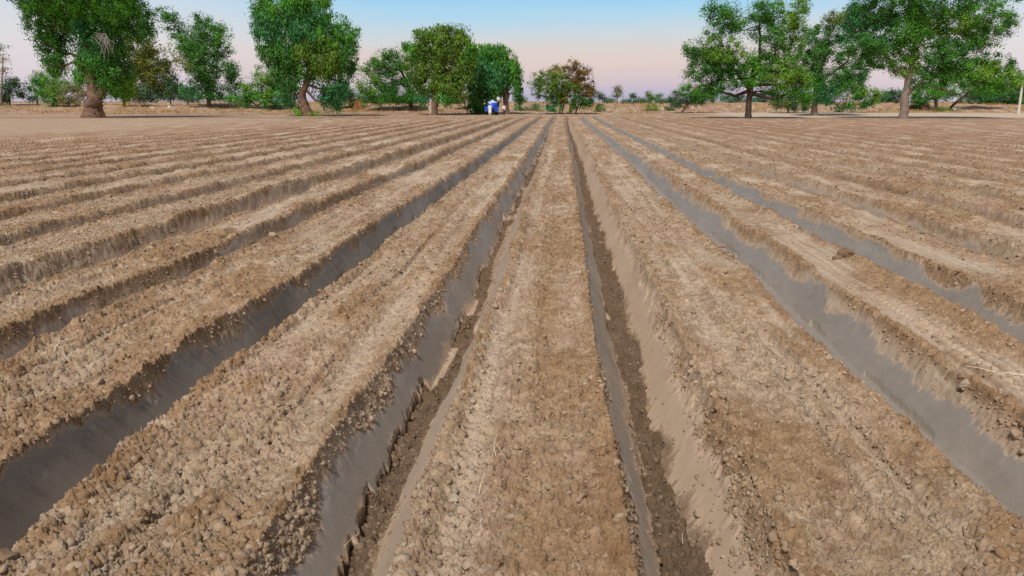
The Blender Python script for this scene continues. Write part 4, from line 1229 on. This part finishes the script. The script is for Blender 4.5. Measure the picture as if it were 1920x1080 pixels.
# ------------------------------------------------------------------ people
def person(loc, rz, label, pose, outfit, scale=1.0):
    root = empty('person', loc, label, 'person')
    root.rotation_euler = (0, 0, rz)
    root.scale = (scale,) * 3
    J = dict(pelvis=(0, 0, .90, .125), belly=(0, 0, 1.04, .115), chest=(0, -.005, 1.24, .135), collar=(0, .005, 1.40, .085), neck=(0, 0, 1.46, .056),
             jaw=(0, -.015, 1.535, .080), skull=(0, .01, 1.615, .088), nose=(0, -.105, 1.56, .016), earL=(-.090, .01, 1.565, .016), earR=(.090, .01, 1.565, .016))
    E = [('pelvis', 'belly'), ('belly', 'chest'), ('chest', 'collar'), ('collar', 'neck'), ('neck', 'jaw'), ('jaw', 'skull'), ('jaw', 'nose'), ('skull', 'earL'), ('skull', 'earR')]
    for s, n in ((-1, 'L'), (1, 'R')):
        P = dict(shoulder=(.17, 0, 1.37), elbow=(.235, .03, 1.11), wrist=(.25, -.06, .87), hip=(.09, 0, .85), knee=(.10, -.02, .47), ankle=(.10, .02, .085), toe=(.115, -.15, .035))
        P.update(pose.get('both', {}))
        P.update(pose.get(n, {}))
        for k, r in (('shoulder', .062), ('elbow', .042), ('wrist', .029), ('hip', .088), ('knee', .056), ('ankle', .040), ('toe', .036)):
            x, y, z = P[k]
            J[k + n] = (s * x, y, z, r)
        w, e = Vector(J['wrist' + n][:3]), Vector(J['elbow' + n][:3])
        d = (w - e).normalized()
        side = d.cross(Vector((0, 1, 0))).normalized() if abs(d.y) < .9 else Vector((1, 0, 0))
        fwd = side.cross(d).normalized()
        pc = w + d * .055
        J['palm' + n] = (*pc, .033)
        E.append(('wrist' + n, 'palm' + n))
        for i, (off, ln) in enumerate(((-.028, .070), (-.010, .080), (.010, .075), (.027, .060))):
            a = pc + d * .035 + fwd * off
            b1 = a + d * ln * .55 - side * s * .008
            b2 = b1 + d * ln * .40 - side * s * .022
            J[f'f{i}a{n}'], J[f'f{i}b{n}'], J[f'f{i}c{n}'] = (*a, .0095), (*b1, .0085), (*b2, .007)
            E += [('palm' + n, f'f{i}a{n}'), (f'f{i}a{n}', f'f{i}b{n}'), (f'f{i}b{n}', f'f{i}c{n}')]
        ta = pc - fwd * .035
        tb_ = ta + d * .03 - fwd * .018
        J['ta' + n], J['tb' + n] = (*ta, .011), (*tb_, .009)
        E += [('palm' + n, 'ta' + n), ('ta' + n, 'tb' + n)]
        E += [('collar', 'shoulder' + n), ('shoulder' + n, 'elbow' + n), ('elbow' + n, 'wrist' + n), ('pelvis', 'hip' + n), ('hip' + n, 'knee' + n), ('knee' + n, 'ankle' + n), ('ankle' + n, 'toe' + n)]
    for k, v in pose.get('torso', {}).items():
        J[k] = (*v, J[k][3])
    names = list(J)
    me = bpy.data.meshes.new('body')
    me.from_pydata([J[k][:3] for k in names], [(names.index(a), names.index(b)) for a, b in E], [])
    me.materials.append(SKIN)
    body = bpy.data.objects.new('body', me)
    C.objects.link(body)
    body.parent = root
    sk = body.modifiers.new('skin', 'SKIN')
    sk.use_smooth_shade = True
    if not me.skin_vertices:
        me.attributes.new('skin', 'FLOAT', 'POINT')
    for i, k in enumerate(names):
        v = me.skin_vertices[0].data[i]
        r = J[k][3]
        v.radius = (r * (1.25 if k in ('chest', 'pelvis', 'belly') else 1), r)
        v.use_root = k == 'pelvis'
    ss = body.modifiers.new('subsurf', 'SUBSURF')
    ss.levels = ss.render_levels = 1
    V = lambda k: Vector(J[k][:3])
    up = (V('skull') - V('jaw')).normalized()
    # eyes
    for s in (-1, 1):
        MB().rings([(J['jaw'][0] + s * .032, J['jaw'][1] - .078, J['jaw'][2] + .045 + dz, r, r * .6) for dz, r in ((-.010, .004), (-.005, .012), (.005, .012), (.010, .004))], 8).build('eye', HAIR, root)
    # hair or turban
    c = V('skull')
    if outfit.get('turban'):
        mb = MB().rings([(c.x, c.y + .01, c.z + z, r, r * 1.08) for z, r in ((-.01, .098), (.02, .122), (.06, .130), (.10, .112), (.13, .06))], 16)
        mb.build('turban', CLOTHW, root, smooth=True)
    else:
        mb = MB().rings([(c.x, c.y + .022 + (.012 if z < 0 else 0), c.z + z, r, r * 1.02) for z, r in ((-.09, .060), (-.05, .088), (0, .101), (.04, .100), (.075, .080), (.10, .035))], 16)
        mb.build('hair', HAIR, root, smooth=True)
    # upper garment
    hem = outfit['hem']
    pel, ch, co = V('pelvis'), V('chest'), V('collar')
    path = [co + Vector((0, 0, .035)), co, co.lerp(ch, .45), ch, V('belly'), pel]
    rr = [(.066, .062), (.115, .085), (.195, .115), (.190, .125), (.165, .120), (.175, .128)]
    if hem < .8:
        path += [Vector((pel.x, pel.y, .72)), Vector((pel.x, pel.y, hem))]
        rr += [(.19, .14), (.235, .175)]
    else:
        path += [Vector((pel.x, pel.y, hem))]
        rr += [(.182, .135)]
    mb = MB()
    vs, fs, n = [], [], 18
    for p, (a, b_) in zip(path, rr):
        for k in range(n):
            q = 2 * math.pi * k / n
            fold = 1 + (.05 * math.sin(5 * q) if p.z < .85 else 0)
            vs.append((p.x + a * fold * math.cos(q), p.y + b_ * fold * math.sin(q), p.z))
    for i in range(len(path) - 1):
        for k in range(n):
            k2 = (k + 1) % n
            fs.append((i * n + k, (i + 1) * n + k, (i + 1) * n + k2, i * n + k2))
    mb.add(vs, fs)
    for nn in ('L', 'R'):
        mb.tube([V('collar').lerp(V('shoulder' + nn), .6), V('shoulder' + nn), V('shoulder' + nn).lerp(V('elbow' + nn), .5), V('elbow' + nn), V('elbow' + nn).lerp(V('wrist' + nn), outfit.get('sleeve', .85))],
                [.085, .080, .068, .062, .050], 12)
    mb.build(outfit['top'], CLOTHW, root, smooth=True)
    mb = MB()
    for nn in ('L', 'R'):
        mb.tube([V('pelvis').lerp(V('hip' + nn), .7) + Vector((0, 0, .10)), V('hip' + nn), V('hip' + nn).lerp(V('knee' + nn), .5), V('knee' + nn), V('knee' + nn).lerp(V('ankle' + nn), .5), V('ankle' + nn) + Vector((0, 0, .01))],
                [.105, .112, .095, .078, .070, .064], 12)
    mb.build('trousers', CLOTHW if outfit['legs'] == 'white' else CLOTHD, root, smooth=True)
    for nn in ('L', 'R'):
        a, t = V('ankle' + nn), V('toe' + nn)
        h = Vector((a.x, a.y + .05, t.z))
        MB().tube([h, h.lerp(t, .5), t + (t - h) * .25], [(.038, .036), (.045, .038), (.036, .026)], 10).build('sandal', SHOE, root, smooth=True)
    return root

kb = spot(918.8, 217.3)
person(kb, YAW + math.pi, 'man in long white kurta and turban standing in front of the blue tractor', {'L': dict(elbow=(.25, -.04, 1.14), wrist=(.17, -.22, 1.02))}, dict(top='kurta', hem=.46, legs='white', turban=True), .94)
rb = spot(945.3, 216.2)
person(rb, YAW + .5, 'person in white shirt and dark trousers standing beside the tree trunk right of tractor', {'both': dict(ankle=(.09, .02, .085), toe=(.10, -.13, .035))}, dict(top='shirt', hem=.80, legs='dark', sleeve=.3), .90)
mw = tr.matrix_basis @ Vector((1.03, .34, 1.10))
person(mw, YAW + .9, 'man in white shirt standing up on the footboard of the blue tractor', {'R': dict(elbow=(.22, -.10, 1.15), wrist=(.10, -.30, 1.08))}, dict(top='shirt', hem=.82, legs='dark', sleeve=.8), .98)
# ------------------------------------------------------------------ pole, posts, stones, heaps
pb = spot(1909.5, 214)
pole = empty('utility_pole', pb, 'pale slim concrete pole standing upright at the right picture edge', 'pole')
top = onplane(1918, 152, pb) - pb
MB().tube([(0, 0, -.3), top * .5, top], [(.20, .15), (.165, .12), (.125, .09)], 4).build('shaft', STONE, pole, bevel=.02)
MB().tube([top - Vector((0, 0, .05)), top + Vector((0, 0, .05))], [(.15, .11), (.13, .10)], 4).build('cap', STONE, pole)
wp = spot(1023, 212)
MBp = MB().rings([(0, 0, z, r, r) for z, r in ((-.2, .15), (.3, .14), (.8, .12), (1.15, .10), (1.22, .05))], 9)
o = MBp.build('boundary_stone', STONE, None, smooth=True)
o.location = wp
tag(o, 'pale upright boundary stone at the row ends left of the golden tree', 'boundary stone')

def boulder(px, py, rx, rz, mat, lab, cat='boulder'):
    b = spot(px, py)
    m = mpp(b)
    v, f = subdiv(*subdiv(*IC1))
    k = 1 + .25 * vn(v[:, 0] * 1.8 + v[:, 2], v[:, 1] * 1.8 - v[:, 2], int(px)) + .14 * vn(v[:, 0] * 5 + v[:, 2] * 4, v[:, 1] * 5, int(px) + 5)
    o = mesh_np('boulder', v * k[:, None] * np.array([rx * m, rx * m * .8, rz * m]), f, mat, smooth=False)
    o.location = (b.x, b.y, b.z + rz * m * .55)
    tag(o, lab, cat)

DKROCK = rough_mat('dark_rock', (.07, .068, .065), (.15, .14, .135), 5, bump=.06)
PKROCK = rough_mat('pink_rock', (.30, .20, .17), (.46, .33, .29), 5, bump=.06)
WTROCK = rough_mat('white_rock', (.55, .52, .47), (.72, .69, .64), 5, bump=.04)
boulder(1716, 203, 12, 4.5, DKROCK, 'dark flat boulder lying right of the thick grey trunk')
boulder(1735, 201, 7, 5, PKROCK, 'reddish boulder leaning on the dark flat boulder')
boulder(1747, 205, 6, 2.5, PKROCK, 'low pinkish boulder between reddish boulder and straight stem')
boulder(1562, 205, 6, 5.5, PKROCK, 'pinkish boulder left of the low bright tree')
boulder(1571, 209, 5, 3, PKROCK, 'smaller pinkish boulder right below the upright one at low bright tree')
boulder(1789, 208, 5, 2.5, WTROCK, 'greyish white stone beside the grassy clump')
boulder(286.5, 204, 3.0, 2.2, WTROCK, 'small white stone lying below the pale leaning trunk', 'stone')
boulder(318, 202, 2.6, 2.6, WTROCK, 'small white stone lying left of the broad dark tree', 'stone')
boulder(1521, 214, 2, 1.6, WTROCK, 'white stone at the foot of the grey purple trunk', 'stone')

def stalk_heap(name, px, py, w, h, n, mat, lab, cat, upright, seed):
    b = spot(px, py)
    m = mpp(b)
    rng = np.random.default_rng(seed)
    mb = MB()
    for i in range(n):
        x, y = rng.uniform(-1, 1) * w * m / 2, rng.uniform(-1, 1) * w * m / 3
        if upright:
            p0 = Vector((x, y, -.05))
            p1 = Vector((x * .45 + rng.normal() * .1, y * .45, h * m * rng.uniform(.7, 1.0) * (1 - .25 * abs(x) / (w * m / 2))))
        else:
            hh = h * m * (1 - (x / (w * m / 2)) ** 2) * rng.random()
            a = rng.uniform(0, 6.28)
            l = rng.uniform(.5, 1.3)
            p0 = Vector((x - math.cos(a) * l / 2, y - math.sin(a) * l / 2, hh * .6 + .02))
            p1 = Vector((x + math.cos(a) * l / 2, y + math.sin(a) * l / 2, hh + .1 * rng.random()))
        md = p0.lerp(p1, .5) + Vector(rng.normal(size=3)) * .06
        mb.tube([p0, md, p1], [.035, .03, .015], 4)
    o = mb.build(name, mat)
    o.location = b
    tag(o, lab, cat)

stalk_heap('fodder_stack', 672, 206, 20, 19, 260, BARK['rust'], 'brown stack of upright dry stalks beside the bush right of the round tree', 'fodder stack', True, 1)
stalk_heap('brush_pile', 742, 207, 26, 6, 160, BARK['dead'], 'low grey pile of cut brushwood left of the thin black trunk', 'brush pile', False, 2)
